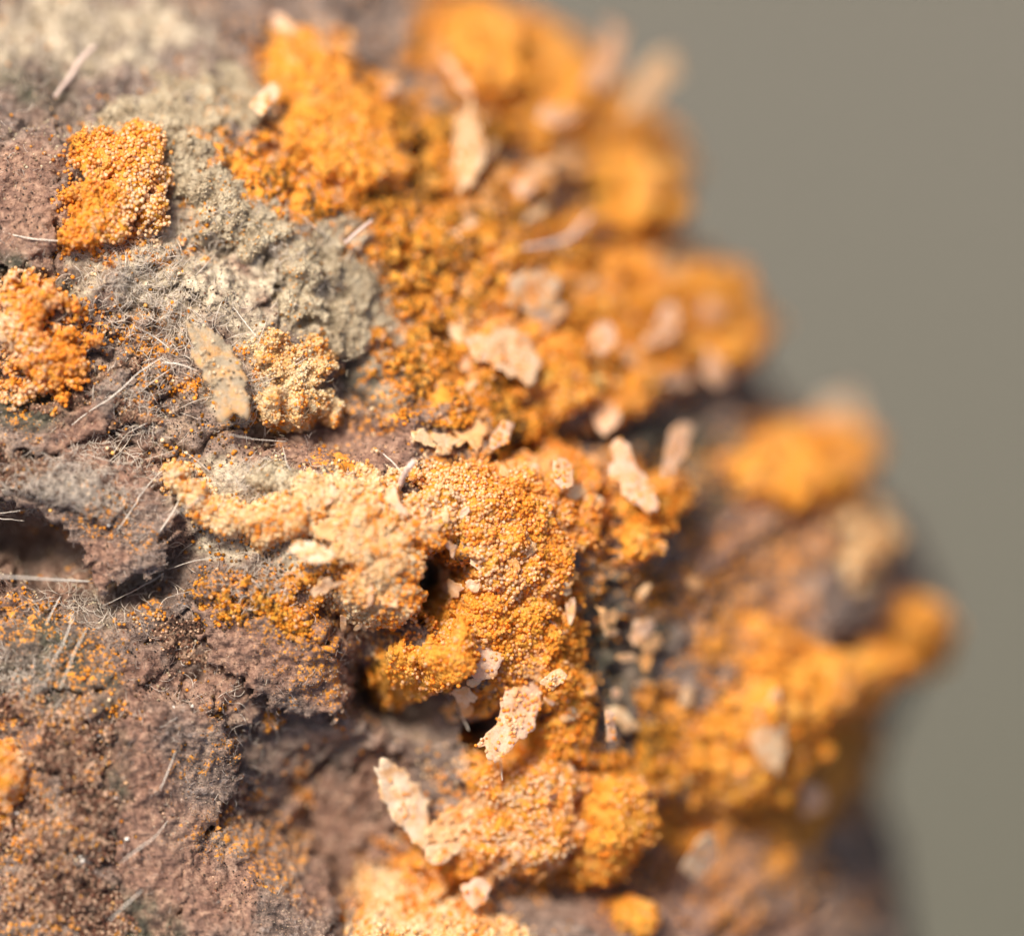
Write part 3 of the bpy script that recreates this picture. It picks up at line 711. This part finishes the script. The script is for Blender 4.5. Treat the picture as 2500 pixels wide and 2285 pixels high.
heap('bark_crust', 'granular reddish tan crust of crumbs around the cream capped pustule', 'crust', [(110, 1760, 110, 60, 0), (170, 1850, 100, 90, 0), (90, 2050, 110, 90, 0), (200, 2010, 70, 110, 0), (150, 2170, 130, 90, -10), (230, 2250, 90, 60, 0)], 14, M_tan, 'tan', 1.3, 5, (1.1, 50), 241, crumb=(14, 50, 9, 18), rad=RAD * 0.8, fuzz=0.25)
heap('bark_crust', 'tawny fibrous bark crust between the bead pustule and the brown flap', 'crust', [(90, 1060, 130, 60, -30), (220, 990, 120, 45, -40), (30, 1120, 90, 50, 0), (330, 1010, 60, 50, 0)], 10, M_tan, 'tan', 0.7, 5, (1.4, 50), 242, crumb=(14, 50, 9, 18), rad=RAD * 0.6, fuzz=0.5)
heap('bark_crust', 'mottled pinkish bark crust over the blurred recess at the foot', 'crust', [(640, 2180, 190, 110, -15), (520, 1980, 120, 80, 20), (560, 1600, 150, 60, 15)], 8, M_tan, 'tan', 0.7, 5, (1.2, 70), 243, crumb=(12, 60, 8, 20), rad=RAD * 0.7, fuzz=0.3)

# ================================================================ pale membrane flakes
def flake(poly, label, lift=30, tilt=(0, 0), curl=0.0, thick=4.0, colr=(0.80, 0.60, 0.42), seed=1, group=None, crumple=7.0, name='membrane_flake', cat='flake', sp=0, pal='orange', rings=7, sub=8, jag=0.15, over=None):
    P = np.array(poly, float); c = P.mean(0)
    if name == 'membrane_flake': P = c + (P - c) * 1.22
    out = []
    for i in range(len(P)):
        a, b = P[i], P[(i + 1) % len(P)]
        m = max(2, int(np.linalg.norm(b - a) / sub))
        for k in range(m): out.append(a + (b - a) * k / m)
    out = np.array(out); ns = len(out)
    for _ in range(2): out = 0.5 * out + 0.25 * (np.roll(out, 1, 0) + np.roll(out, -1, 0))
    d = out - c; ln = np.linalg.norm(d, axis=1, keepdims=True)
    nz = fbm(out[:, 0], out[:, 1], 22, seed, 3)[:, None] * jag * 1.5 + rng.normal(0, jag * 0.12, (ns, 1))
    d = d * (1 + nz)
    size = float(ln.mean())
    pv = [np.zeros((1, 2))]
    for r in range(1, rings + 1): pv.append(d * (r / rings))
    L = np.concatenate(pv)
    p0, n0 = at(np.array([c[0]]), np.array([c[1]]), False)
    n0 = n0[0]; p0 = p0[0]
    if over is not None:      # spans a gap: height counted from the general curve of the branch
        u_ = u_of(np.array([c[0]]), np.array([c[1]])); p0 = lookup(P0, u_, np.array([c[1]]))[0]; n0 = lookup(N0, u_, np.array([c[1]]))[0]; lift = over
    sx = -n0[0] / max(n0[2], 0.35) * 0.75 + tilt[0]; sy = -n0[1] / max(n0[2], 0.35) * 0.75 + tilt[1]
    sx = max(-1.4, min(1.4, sx)); sy = max(-1.4, min(1.4, sy))
    rr2 = (L ** 2).sum(1) / size ** 2
    z = p0[2] + lift * n0[2] + sx * L[:, 0] + sy * L[:, 1] + curl * size * rr2 + crumple * fbm(L[:, 0] + c[0], L[:, 1] + c[1], 38, seed + 2, 3)
    T = np.stack([c[0] + L[:, 0] + lift * n0[0], c[1] + L[:, 1] + lift * n0[1], z], 1)
    B = T.copy(); B[:, 2] -= thick
    f = []
    nv = len(T)
    for k in range(ns):
        k2 = (k + 1) % ns
        f.append((0, 1 + k2, 1 + k)); f.append((nv, nv + 1 + k, nv + 1 + k2))
        for r in range(rings - 1):
            a = 1 + r * ns
            f.append((a + k, a + k2, a + ns + k2, a + ns + k)); f.append((nv + a + k2, nv + a + k, nv + a + ns + k, nv + a + ns + k2))
        a = 1 + (rings - 1) * ns
        f.append((a + k, a + k2, nv + a + k2, nv + a + k))
    W = to_world(np.concatenate([T, B]))
    org = to_world(np.array([[c[0], c[1], p0[2] + lift * n0[2] - thick]]))[0]
    if name == 'membrane_flake': sp = int(sp * 1.2 + size * 0.25)
    if sp:
        e = empty(name, org); tag(e, label, cat, group)
        o = mesh_obj('membrane', W, f, M_memb, e, origin=org); o.color = (*colr, 1)
        k = rng.integers(0, nv, sp)
        w = rng.random((sp, 1)); k2 = np.clip(k + rng.integers(-1, 2, sp), 0, nv - 1)
        pts = W[k] * w + W[k2] * (1 - w); pts[:, 2] += RAD * rng.uniform(-0.2, 1.2, sp)
        spores_obj('spores', pts, RAD * rng.uniform(0.75, 1.1, sp), pal, e, origin=org)
        return e
    o = mesh_obj(name, W, f, M_memb, None, origin=org); o.color = (*colr, 1)
    return tag(o, label, cat, group)
PINK = (0.88, 0.64, 0.47); CRM = (0.90, 0.70, 0.45); BEI = (0.76, 0.58, 0.40); GRB = (0.50, 0.42, 0.30); WHT = (0.92, 0.80, 0.62)
flake([(1105, 285), (1130, 340), (1130, 420), (1105, 470), (1085, 475), (1070, 420), (1072, 350)], 'pale spindle shaped flake standing beside the domed pustule', 70, (0.1, 0.2), 0.05, 5, CRM, 301, sp=14)
flake([(1225, 1690), (1275, 1680), (1282, 1720), (1265, 1775), (1225, 1810), (1195, 1835), (1160, 1800), (1190, 1770), (1205, 1720)], 'pink membrane flake hanging over a black gap from the orange strip', 190, (0.0, 0.25), -0.04, 5, PINK, 302, over=62, sp=60, pal='peach')
flake([(1110, 1590), (1160, 1570), (1195, 1600), (1185, 1645), (1145, 1655), (1105, 1640)], 'round greyish pink membrane beside the ragged yellow scrap', 130, (0.1, 0.1), -0.05, 5, PINK, 303, over=50, sp=10)
flake([(966, 1885), (1000, 1890), (1050, 1925), (1078, 1990), (1080, 2040), (1045, 2055), (1000, 2000), (972, 1935)], 'large cream shard leaning out of the shaded recess', 170, (-0.35, 0.1), 0.08, 6, WHT, 304, over=-110, sp=6, pal='cream')
flake([(1085, 2010), (1190, 1950), (1210, 1965), (1190, 2010), (1110, 2060), (1080, 2050)], 'cream splinter lying across the foot of the orange strip', 170, (0.1, -0.2), 0.02, 6, (0.93, 0.66, 0.36), 305, over=-70, sp=30, pal='cream')
flake([(1080, 2075), (1130, 2060), (1150, 2080), (1110, 2110), (1075, 2115)], 'stubby cream chip below the cream splinter', 150, (0, 0.1), 0.0, 6, CRM, 306, over=-80, sp=8, pal='cream')
flake([(1155, 2170), (1190, 2155), (1220, 2165), (1205, 2200), (1180, 2225), (1165, 2205)], 'small triangular pink chip over a brown gap at the bottom', 160, (0, 0.1), 0.0, 6, PINK, 307, over=-60)
flake([(1445, 1165), (1475, 1150), (1490, 1200), (1530, 1250), (1545, 1290), (1525, 1310), (1480, 1270), (1440, 1220)], 'long pale pink flake on the crust beside the far hollow', 120, (0.1, 0.1), 0.02, 5, PINK, 308, sp=8)
flake([(1550, 1115), (1585, 1120), (1580, 1175), (1550, 1215), (1525, 1220), (1535, 1165)], 'upright pale flake parallel to the long pink one', 130, (0, 0.1), 0.0, 5, PINK, 309)
flake([(1450, 1060), (1490, 1055), (1510, 1100), (1480, 1140), (1455, 1120)], 'pale flake tucked above the long pink flake', 90, (0, 0.1), 0.0, 5, PINK, 325)
flake([(1110, 862), (1180, 855), (1240, 850), (1250, 900), (1245, 965), (1200, 955), (1160, 930), (1115, 905)], 'wide beige flake framed by granular orange crust', 85, (0.1, 0.2), 0.03, 5, BEI, 310, sp=45, pal='peach')
flake([(1375, 850), (1405, 845), (1425, 875), (1420, 905), (1390, 915), (1370, 890)], 'rounded pink chip on the yellow orange mound', 130, (0, 0), -0.05, 8, PINK, 311)
flake([(1555, 780), (1580, 800), (1570, 850), (1530, 880), (1505, 870), (1530, 820)], 'slanting pale flake on the thick orange crust', 110, (0, 0), 0.0, 5, PINK, 312)
flake([(1255, 760), (1300, 745), (1325, 765), (1310, 805), (1275, 825), (1245, 800)], 'greyish translucent scale at the foot of the speckled flake', 80, (0, 0), -0.03, 5, (0.62, 0.48, 0.38), 313)
flake([(1200, 690), (1250, 660), (1300, 690), (1295, 740), (1240, 755), (1195, 735)], 'speckled beige flake above the greyish translucent scale', 80, (0, 0.1), 0.0, 5, BEI, 314, sp=30)
flake([(1620, 1990), (1665, 1975), (1675, 2010), (1650, 2060), (1620, 2080), (1600, 2045)], 'lone pale oval scale between brown hollows low on the branch', 130, (0, 0.1), 0.0, 6, WHT, 315)
flake([(1765, 1700), (1810, 1680), (1830, 1740), (1825, 1830), (1790, 1850), (1755, 1790)], 'tall pale flake stuck on the wide orange clump', 150, (0, 0.1), 0.0, 7, CRM, 316)
flake([(1380, 120), (1412, 130), (1405, 210), (1365, 270), (1320, 265), (1365, 190)], 'pale curved streak of membrane on the rim ridge', 150, (0, 0.1), 0.0, 7, PINK, 317)
flake([(1480, 210), (1520, 195), (1530, 245), (1480, 310), (1420, 340), (1440, 270)], 'broad peach membrane fold on the rim ridge', 160, (0, 0.1), 0.0, 7, CRM, 318)
flake([(470, 810), (520, 830), (560, 880), (592, 950), (585, 1000), (530, 1015), (520, 960), (480, 890)], 'olive beige flap leaning against the lumpy cream crust', 70, (-0.15, 0.2), 0.03, 6, GRB, 319, sp=30, pal='grey')
flake([(1150, 1100), (1180, 1050), (1205, 1060), (1190, 1100), (1155, 1115)], 'peach wedge just below the beige flake', 70, (0, 0), 0.0, 5, PINK, 320, sp=6)
flake([(1060, 190), (1075, 185), (1120, 240), (1130, 270), (1100, 250)], 'thin pale sliver beside the dark slot at the dome', 80, (0, 0), 0.0, 5, PINK, 321)
flake([(1975, 1040), (2035, 1045), (2060, 1090), (2020, 1120), (1965, 1095)], 'pale membrane cap of the round pustule at the rim', 105, (0, 0), -0.05, 8, WHT, 322)
flake([(1310, 1190), (1345, 1200), (1350, 1250), (1320, 1255), (1305, 1220)], 'peach chip embedded in the granular mass', 110, (0, 0), 0.0, 5, PINK, 323, sp=10)
flake([(745, 1320), (800, 1330), (830, 1350), (800, 1370), (755, 1365), (735, 1345)], 'whitish fluffy scale at the underside of the cream crust', 100, (0, 0.1), 0.0, 6, WHT, 324, sp=12, pal='cream')
flake([(1270, 300), (1330, 305), (1345, 330), (1300, 345), (1265, 325)], 'dim pink scale below the rim ridge', 90, (0, 0), 0.0, 5, PINK, 326)
flake([(1640, 805), (1690, 810), (1680, 850), (1640, 850)], 'small pale scale left of the double lobed pustule', 130, (0, 0), 0.0, 6, PINK, 327)
flake([(1640, 900), (1675, 920), (1685, 965), (1655, 975), (1630, 940)], 'grey pink scale above the brown hollow', 120, (0, 0), 0.0, 6, PINK, 328)
flake([(1890, 1900), (1940, 1900), (1950, 1945), (1900, 1960)], 'pinkish nub under the wide orange clump', 110, (0, 0), 0.0, 8, PINK, 329)
flake([(1130, 1375), (1150, 1370), (1235, 1405), (1230, 1420), (1170, 1405)], 'pale splinter bridging the edge of the dark hole', 130, (0, 0), 0.0, 5, WHT, 330, over=70, sp=5)
flake([(1275, 1650), (1320, 1620), (1335, 1640), (1300, 1670)], 'crumbly pale stub on the orange strip', 130, (0, 0), 0.0, 6, CRM, 331, sp=8, pal='cream')
flake([(1400, 1720), (1420, 1730), (1425, 1790), (1405, 1790)], 'narrow pale scale at the right margin of the orange strip', 130, (0, 0), 0.0, 5, PINK, 332)
flake([(590, 290), (640, 240), (655, 260), (620, 310)], 'light grain cluster on the pale cream felt', 60, (0, 0), 0.0, 6, WHT, 333)
flake([(1215, 470), (1250, 450), (1260, 490), (1230, 520)], 'faint pink chip in the amber crust', 70, (0, 0), 0.0, 5, PINK, 334)
# many small scraps
TONES = [('pink', PINK), ('cream', CRM), ('tan', (0.92, 0.58, 0.28)), ('rusty', (0.90, 0.48, 0.16)), ('peach', (0.92, 0.66, 0.42))]
def scrap(i, x, y, r, lab, grp, lift):
    n = rnd.randint(6, 9); a0 = rnd.uniform(0, 6.28); asp = rnd.uniform(0.4, 0.9); rot = rnd.uniform(0, 3.14)
    tn, tc = rnd.choice(TONES)
    lab = '%s %s %s' % ('tiny' if r < 18 else 'small' if r < 30 else 'broad', 'narrow' if asp < 0.55 else 'roundish', tn) + lab
    P = []
    for k in range(n):
        a = a0 + 6.283 * k / n; rr = r * rnd.uniform(0.5, 1.2)
        px, py = rr * math.cos(a), rr * asp * math.sin(a)
        P.append((x + px * math.cos(rot) - py * math.sin(rot), y + px * math.sin(rot) + py * math.cos(rot)))
    flake(P, lab, lift, (rnd.uniform(-.22, .22), rnd.uniform(-.22, .22)), rnd.uniform(-.06, .04), 3, tc, 400 + i, grp, 9, 'membrane_scrap', 'scrap', rings=4, sub=5, jag=0.34)
cnt = 0
zones = [((1100, 1500, 300, 700), 24, ' scrap of membrane caught in the amber crust', 'scraps in the amber crust', 43),
         ((1000, 1300, 680, 1120), 21, ' scrap of membrane in the granular crust over grey bark', 'scraps in the granular crust', 43),
         ((1060, 1420, 1160, 1460), 21, ' scrap of membrane in the mass by the dark hole', 'scraps by the dark hole', 75),
         ((1130, 1420, 1480, 2130), 30, ' scrap of membrane in the orange strip and its apron', 'scraps in the orange strip', 72),
         ((1380, 1650, 600, 960), 15, ' scrap of membrane in the thick orange crust', 'scraps in the thick crust', 72),
         ((1430, 1700, 1350, 1800), 12, ' scrap of membrane in the brown orange crust', 'scraps in the brown orange crust', 43),
         ((780, 980, 1230, 1480), 15, ' scrap of membrane on the cream crust', 'scraps on the cream crust', 79),
         ((650, 950, 60, 250), 10, ' scrap of membrane above the domed pustule', 'scraps above the dome', 28)]
for (x0, x1, y0, y1), n, lab, grp, lift in zones:
    for _ in range(n):
        cnt += 1
        scrap(cnt, rnd.uniform(x0, x1), rnd.uniform(y0, y1), rnd.choice((rnd.uniform(15, 24), rnd.uniform(18, 34), rnd.uniform(26, 54))), lab, grp, lift * 0.8)

# ================================================================ loose spores
def dust_field(x, y):
    return np.maximum(mask_of(x, y, ORANGE, 31, 0.8) * 0.9, 0.75 * mask_of(x, y, DUSTY, 65, 0.7)) * unpit(x, y)
nT = 150000
xx = rng.uniform(-60, 2250, nT); yy = rng.uniform(-60, 2345, nT)
ok = xx < xsil(yy) - 12
xx, yy = xx[ok], yy[ok]
dd = dust_field(xx, yy) * sm(-0.15, 0.5, fbm(xx, yy, 38, 77, 4)) ** 1.3
ok = rng.random(len(xx)) < dd * 0.55 + 0.012
xx, yy = xx[ok], yy[ok]
p, n = at(xx, yy, 2)
r = RAD * rng.uniform(0.7, 1.1, len(xx))
pts = to_world(p) + np.stack([n[:, 0], -n[:, 1], n[:, 2]], 1) * (r * rng.uniform(0.2, 1.0, len(xx)))[:, None]
ss = spores_obj('scattered_spores', pts, r, 'amber')
tag(ss, 'loose orange spores dusted all over the bark', 'spores')
# pale mineral-like granules on the bark, too many to count
nT = 16000
xx = rng.uniform(-40, 1000, nT); yy = rng.uniform(300, 2340, nT)
dd = sm(-0.1, 0.6, fbm(xx, yy, 120, 88, 3)) * np.where(xx < 420, 1.0, 0.5)
ok = rng.random(nT) < dd * 0.5
xx, yy = xx[ok], yy[ok]
p, n = at(xx, yy, 2)
r = RAD * rng.uniform(0.35, 0.85, len(xx))
pts = to_world(p) + np.stack([n[:, 0], -n[:, 1], n[:, 2]], 1) * (r * 0.4)[:, None]
sg = spores_obj('bark_granules', pts, r, 'grey')
tag(sg, 'fine pale granules speckling the bare bark', 'granules')

# single beads lying apart, each its own thing
def ico(sub=2):
    import bmesh
    bm = bmesh.new(); bmesh.ops.create_icosphere(bm, subdivisions=sub, radius=1.0)
    me = bpy.data.meshes.new('spore_grain'); bm.to_mesh(me); bm.free()
    me.polygons.foreach_set('use_smooth', np.ones(len(me.polygons), bool)); return me
grain_me = ico(2); grain_me.materials.append(M_grain)
GZ = [((60, 480, 620, 1230), 'single loose amber spore lying apart on bare bark by the small round pustule', 'loose spores by the round pustule', 70),
      ((560, 1000, 980, 1180), 'single loose amber spore lying apart in the brown overhang under the lumpy cream crust', 'loose spores under the cream crust', 45),
      ((120, 420, 1180, 1440), 'single loose amber spore lying apart on the brown bark flap', 'loose spores on the flap', 40),
      ((20, 300, 1700, 2260), 'single loose amber spore lying apart on the granular reddish bark', 'loose spores on the reddish bark', 45),
      ((860, 1010, 1500, 1700), 'single loose amber spore lying apart in the shaded recess', 'loose spores in the recess', 20)]
for (x0, x1, y0, y1), lab, grp, n in GZ:
    for _ in range(n):
        x = rnd.uniform(x0, x1); y = rnd.uniform(y0, y1)
        p, nn = at(np.array([x]), np.array([y]), 2)
        rr = RAD * rnd.uniform(0.95, 1.25)
        w = to_world(p)[0] + np.array([nn[0][0], -nn[0][1], nn[0][2]]) * rr * 0.8
        o = bpy.data.objects.new('spore_grain', grain_me); col.objects.link(o)
        o.location = w; o.scale = (rr * rnd.uniform(.9, 1.1), rr * rnd.uniform(.9, 1.1), rr)
        tn, c = rnd.choice([('bright orange', (0.92, 0.44, 0.06)), ('brown amber', (0.72, 0.33, 0.05)), ('yellow', (0.93, 0.58, 0.18)), ('cream', (0.94, 0.76, 0.50))])
        o.color = (*c, 1); tag(o, lab.replace('amber', tn), 'spore', grp)

# ================================================================ fibres
def tube(name, pts, rad, mat, label, cat, group=None, seg=6, taper=True, n=None, wob=0.0, parent=None):
    P = np.array(pts, float)
    n = n or max(6, int(len(P) * 5))
    t = np.linspace(0, len(P) - 1, n)
    def cr(k):
        i = int(min(k, len(P) - 2)); f = k - i
        p0 = P[max(i - 1, 0)]; p1 = P[i]; p2 = P[i + 1]; p3 = P[min(i + 2, len(P) - 1)]
        return 0.5 * ((2 * p1) + (-p0 + p2) * f + (2 * p0 - 5 * p1 + 4 * p2 - p3) * f * f + (-p0 + 3 * p1 - 3 * p2 + p3) * f ** 3)
    C = np.array([cr(k) for k in t])
    if wob: C[1:-1] += rng.normal(0, wob, (n - 2, 3))
    W = to_world(C)
    vs = []; fs = []
    for i in range(n):
        d = W[min(i + 1, n - 1)] - W[max(i - 1, 0)]; d /= np.linalg.norm(d) + 1e-12
        a = np.cross(d, (0.1, 0.2, 1.0)); a /= np.linalg.norm(a) + 1e-12; b = np.cross(d, a)
        r = rad * S * ((0.55 + 0.45 * math.sin(math.pi * min(1, (i + 0.6) / n))) if taper else rng.uniform(0.88, 1.1))
        for k in range(seg):
            an = 6.2832 * k / seg
            vs.append(W[i] + (a * math.cos(an) + b * math.sin(an)) * r)
    for i in range(n - 1):
        for k in range(seg):
            k2 = (k + 1) % seg
            fs.append((i * seg + k, i * seg + k2, (i + 1) * seg + k2, (i + 1) * seg + k))
    fs.append(tuple(range(seg - 1, -1, -1))); fs.append(tuple((n - 1) * seg + k for k in range(seg)))
    if name is None: return np.array(vs), fs
    o = mesh_obj(name, vs, fs, mat, parent, origin=W[0])
    return tag(o, label, cat, group)
def on(pts, lift):
    A = np.array(pts, float)
    p, n = at(A[:, 0], A[:, 1], True)
    lf = np.array(lift if hasattr(lift, '__len__') else [lift] * len(A), float)
    q = p.copy(); q[:, 0] = A[:, 0]; q[:, 1] = A[:, 1]; q[:, 2] += lf
    return q
tube('bristle', on([(128, 232), (165, 180), (190, 140), (228, 102)], [4, 30, 50, 55]), 6.5, M_bristle, 'pale bent bristle lying on the grey bark at the top', 'bristle', seg=8)
tube('bristle', on([(968, 1202), (985, 1165), (1000, 1140), (1012, 1126)], [30, 95, 130, 150]), 7.5, M_bristle, 'stubby pale rod sticking up behind the cream crust', 'bristle', seg=8, taper=False, wob=1.0)
tube('straw_fibre', on([(840, 592), (870, 565), (907, 535)], [40, 75, 95]), 4.5, M_bristle, 'short straw coloured fibre on the grey beige crust', 'fibre')
tube('straw_fibre', on([(1280, 600), (1380, 580), (1420, 545), (1445, 515)], [110, 120, 125, 130]), 8, M_bristle, 'curved pale strand arching under the rim ridge', 'fibre')
tube('dark_hair', on([(1584, 985), (1588, 966), (1594, 946)], [90, 130, 170]), 2.0, M_dark, 'tiny dark hair sticking up before the brown hollow', 'hair')
TH_L = [
    ([(-60, 1402), (60, 1410), (220, 1419), (260, 1422)], [210, 250, 160, 60], 3.4, 'bright straight glinting thread stretched across the dark cavity'),
    ([(-60, 1262), (0, 1266), (58, 1272)], [150, 180, 150], 1.8, 'short bright thread ending inside the dark cavity'),
    ([(-60, 1258), (0, 1253), (50, 1247)], 140, 1.3, 'faint short thread just above the short bright one'),
    ([(440, 1215), (415, 1262), (370, 1325), (325, 1390)], 45, 2.3, 'shiny straight thread leaning over the tip of the brown flap'),
    ([(440, 1140), (395, 1150), (350, 1200), (325, 1240), (290, 1290), (250, 1340)], 30, 1.8, 'long beaded thread crossing the brown flap'),
    ([(400, 870), (340, 910), (280, 965), (225, 1000), (175, 1038)], 60, 2.0, 'long silky thread slanting over bare bark below the bead pustule'),
    ([(345, 805), (380, 825), (412, 850)], 50, 2.0, 'short bright thread left of the olive flap'),
    ([(395, 885), (440, 890), (480, 905)], 50, 2.2, 'pale thread reaching toward the olive flap'),
    ([(570, 750), (600, 790), (625, 820)], 45, 1.6, 'thin thread on red bark above the lumpy cream crust'),
    ([(560, 1060), (620, 1072), (700, 1078)], 80, 1.4, 'level thread across the deep brown overhang'),
    ([(690, 1090), (700, 1130), (712, 1150)], 60, 1.4, 'short hanging thread beside the whitish tuft'),
    ([(935, 1108), (960, 1130), (985, 1160)], [100, 105, 110], 2.2, 'fine thread with an amber tip touching the stubby rod'),
    ([(1045, 1358), (1070, 1372), (1098, 1388)], 180, 2.0, 'bright strand across the dark hole'),
    ([(1042, 1362), (1038, 1400), (1032, 1430)], 170, 1.6, 'thin strand hanging down inside the dark hole'),
    ([(1090, 1695), (1115, 1730), (1145, 1785)], 150, 2.2, 'knotted thread hanging below the ragged yellow scrap'),
    ([(1210, 1830), (1222, 1860), (1226, 1905)], 190, 2.2, 'thread dangling from the tip of the hanging pink flake'),
    ([(148, 1455), (130, 1490), (112, 1525)], 60, 2.0, 'pale thread under the bright glinting one'),
    ([(178, 1500), (160, 1560), (118, 1640)], 60, 1.8, 'long pale thread over dark green bark'),
    ([(215, 1530), (185, 1590), (148, 1680)], 60, 1.8, 'longest slanting thread beside the dark green bark'),
    ([(412, 2000), (380, 2040), (350, 2062), (300, 2100)], 70, 2.0, 'pale thread over the mauve plate at the bottom'),
    ([(350, 2170), (310, 2205), (268, 2245)], 80, 2.0, 'thread bridging the dark gap at the bottom'),
    ([(430, 1832), (412, 1880), (392, 1925)], 60, 1.8, 'short upright thread on the mauve plate'),
    ([(500, 1210), (470, 1230), (410, 1262)], 140, 1.8, 'thread joining the tongue of cream beads to the brown flap'),
    ([(250, 1480), (330, 1440), (400, 1400)], 90, 1.4, 'faint thread rising from the shade under the brown flap'),
    ([(540, 1360), (470, 1370), (410, 1390)], 90, 1.4, 'faint level thread under the tongue of cream beads'),
    ([(0, 565), (90, 585), (195, 590)], 40, 2.2, 'straw coloured thread leading to the squarish pustule'),
]
for pts, lf, rd, lab in TH_L:
    tube('thread', on(pts, lf), rd * 0.75, M_glint, lab, 'thread', n=18, seg=5, wob=0.4)
for i in range(46):     # fine loose fibres over the bare bark
    x = rnd.uniform(230, 900); y = rnd.uniform(560, 1150); a = rnd.gauss(2.3, 0.7); l = rnd.uniform(40, 130)
    c = rnd.uniform(-0.3, 0.3)
    pts = [(x + l * t * math.cos(a + c * t), y + l * t * math.sin(a + c * t)) for t in (0, .33, .66, 1)]
    lf = [3, rnd.uniform(15, 40), rnd.uniform(15, 45), 3]
    tube('fine_fibre', on(pts, lf), rnd.uniform(0.8, 1.4), M_thread, ('short ' if l < 70 else 'mid length ' if l < 100 else 'long ') + ('straight' if abs(c) < 0.12 else 'curved') + ' hair thin pale fibre on bare bark left of the grey beige crust', 'fibre', 'hair thin fibres on the bare bark', n=10, seg=4)
# cottony web: far too many filaments to count
vs = []; fs = []; off = 0
WEB = [(330, 690, 130, 110, 260), (250, 1150, 120, 80, 170), (430, 780, 110, 120, 160), (150, 1200, 170, 70, 260), (640, 1420, 70, 60, 90), (300, 1000, 110, 90, 120), (200, 1460, 90, 50, 60), (600, 960, 60, 60, 60),
       (240, 90, 300, 130, 160), (650, 600, 160, 120, 200), (640, 1180, 60, 40, 120), (480, 1750, 300, 200, 100), (60, 1640, 110, 90, 120), (800, 1180, 100, 50, 60), (320, 1380, 90, 70, 110)]
for cx, cy, rx, ry, n in WEB:
    for _ in range(int(n * 1.8)):
        x = rnd.gauss(cx, rx * 0.6); y = rnd.gauss(cy, ry * 0.6); a = rnd.uniform(0, 6.28); l = rnd.uniform(14, 55); c = rnd.uniform(-1.2, 1.2)
        if x < -60 or y < -60: continue
        pts = [(x + l * t * math.cos(a + c * t), y + l * t * math.sin(a + c * t)) for t in (0, .33, .66, 1)]
        lf0 = 20 if (cx, cy) in ((150, 1200), (320, 1380)) else 0
        v, f = tube(None, on(pts, [lf0 + rnd.uniform(2, 14), lf0 + rnd.uniform(4, 26), lf0 + rnd.uniform(4, 26), lf0 + rnd.uniform(2, 12)]), rnd.uniform(0.55, 1.0), M_thread, '', '', n=6, seg=3)
        vs.append(v); fs += [tuple(k + off for k in ff) for ff in f]; off += len(v)
web = mesh_obj('cottony_web', np.concatenate(vs), fs, M_thread)
tag(web, 'cottony grey web of fine filaments felted over the bare bark', 'web', kind='stuff')

# ================================================================ small odds and ends
import bmesh
def chunk(seed, flat=0.7):
    bm = bmesh.new(); bmesh.ops.create_icosphere(bm, subdivisions=1, radius=1.0)
    rr = random.Random(seed)
    for v in bm.verts:
        v.co *= rr.uniform(0.7, 1.2); v.co.z *= flat
    me = bpy.data.meshes.new('grit'); bm.to_mesh(me); bm.free(); return me
gm = [chunk(k) for k in range(5)]
for m in gm: m.materials.append(M_mineral)
MZ = [((20, 260, 1750, 2280), 26, 'tiny white glinting grain of grit on the granular reddish bark', 'grit on the reddish bark'),
      ((280, 560, 1700, 2200), 12, 'tiny white grain of grit on the mauve plate', 'grit on the mauve plate'),
      ((150, 300, 1200, 1420), 6, 'tiny white grain of grit on the brown flap', 'grit on the flap'),
      ((330, 800, 560, 1000), 10, 'tiny white grain of grit among the grey crusts', 'grit among the grey crusts')]
for (x0, x1, y0, y1), n, lab, grp in MZ:
    for _ in range(n):
        x = rnd.uniform(x0, x1); y = rnd.uniform(y0, y1)
        p, nn = at(np.array([x]), np.array([y]), 2)
        lf = 30 if 'flap' in grp else 26 if x < 560 and y > 1690 else 6
        w = to_world(p)[0] + np.array([0, 0, lf * S * 0.6])
        o = bpy.data.objects.new('grit', rnd.choice(gm)); col.objects.link(o)
        rr = rnd.uniform(3.5, 7.5) * S
        o.location = w; o.scale = (rr, rr * rnd.uniform(.7, 1.1), rr); o.rotation_euler = (rnd.uniform(0, 6), rnd.uniform(0, 6), rnd.uniform(0, 6))
        tag(o, lab, 'grit', grp)
# golden crumb on the thick orange crust
pc, _n = at(np.array([1445.0]), np.array([935.0]), False)
gc = empty('golden_crumb', to_world(pc + np.array([[0, 0, 95.0]]))[0])
tag(gc, 'sharp golden crumb of angular scales above the orange mound', 'crumb')
gme = [chunk(40 + k, 0.5) for k in range(4)]
for m in gme: m.materials.append(M_gold)
for k in range(34):
    t = rnd.random()
    x = 1400 + 70 * t + rnd.gauss(0, 6); y = 948 - 14 * t - (26 * (t - .55) if t > .55 else 0) * rnd.uniform(0, 3) + rnd.gauss(0, 6)
    o = bpy.data.objects.new('scale', rnd.choice(gme)); col.objects.link(o); o.parent = gc
    o.location = Vector((X(x), Y(y), float(pc[0][2] + 100 + rnd.uniform(-10, 16)) * S)) - gc.location
    rr = rnd.uniform(5, 11) * S
    o.scale = (rr * 1.3, rr, rr); o.rotation_euler = (rnd.uniform(-.6, .6), rnd.uniform(-.6, .6), rnd.uniform(0, 6))
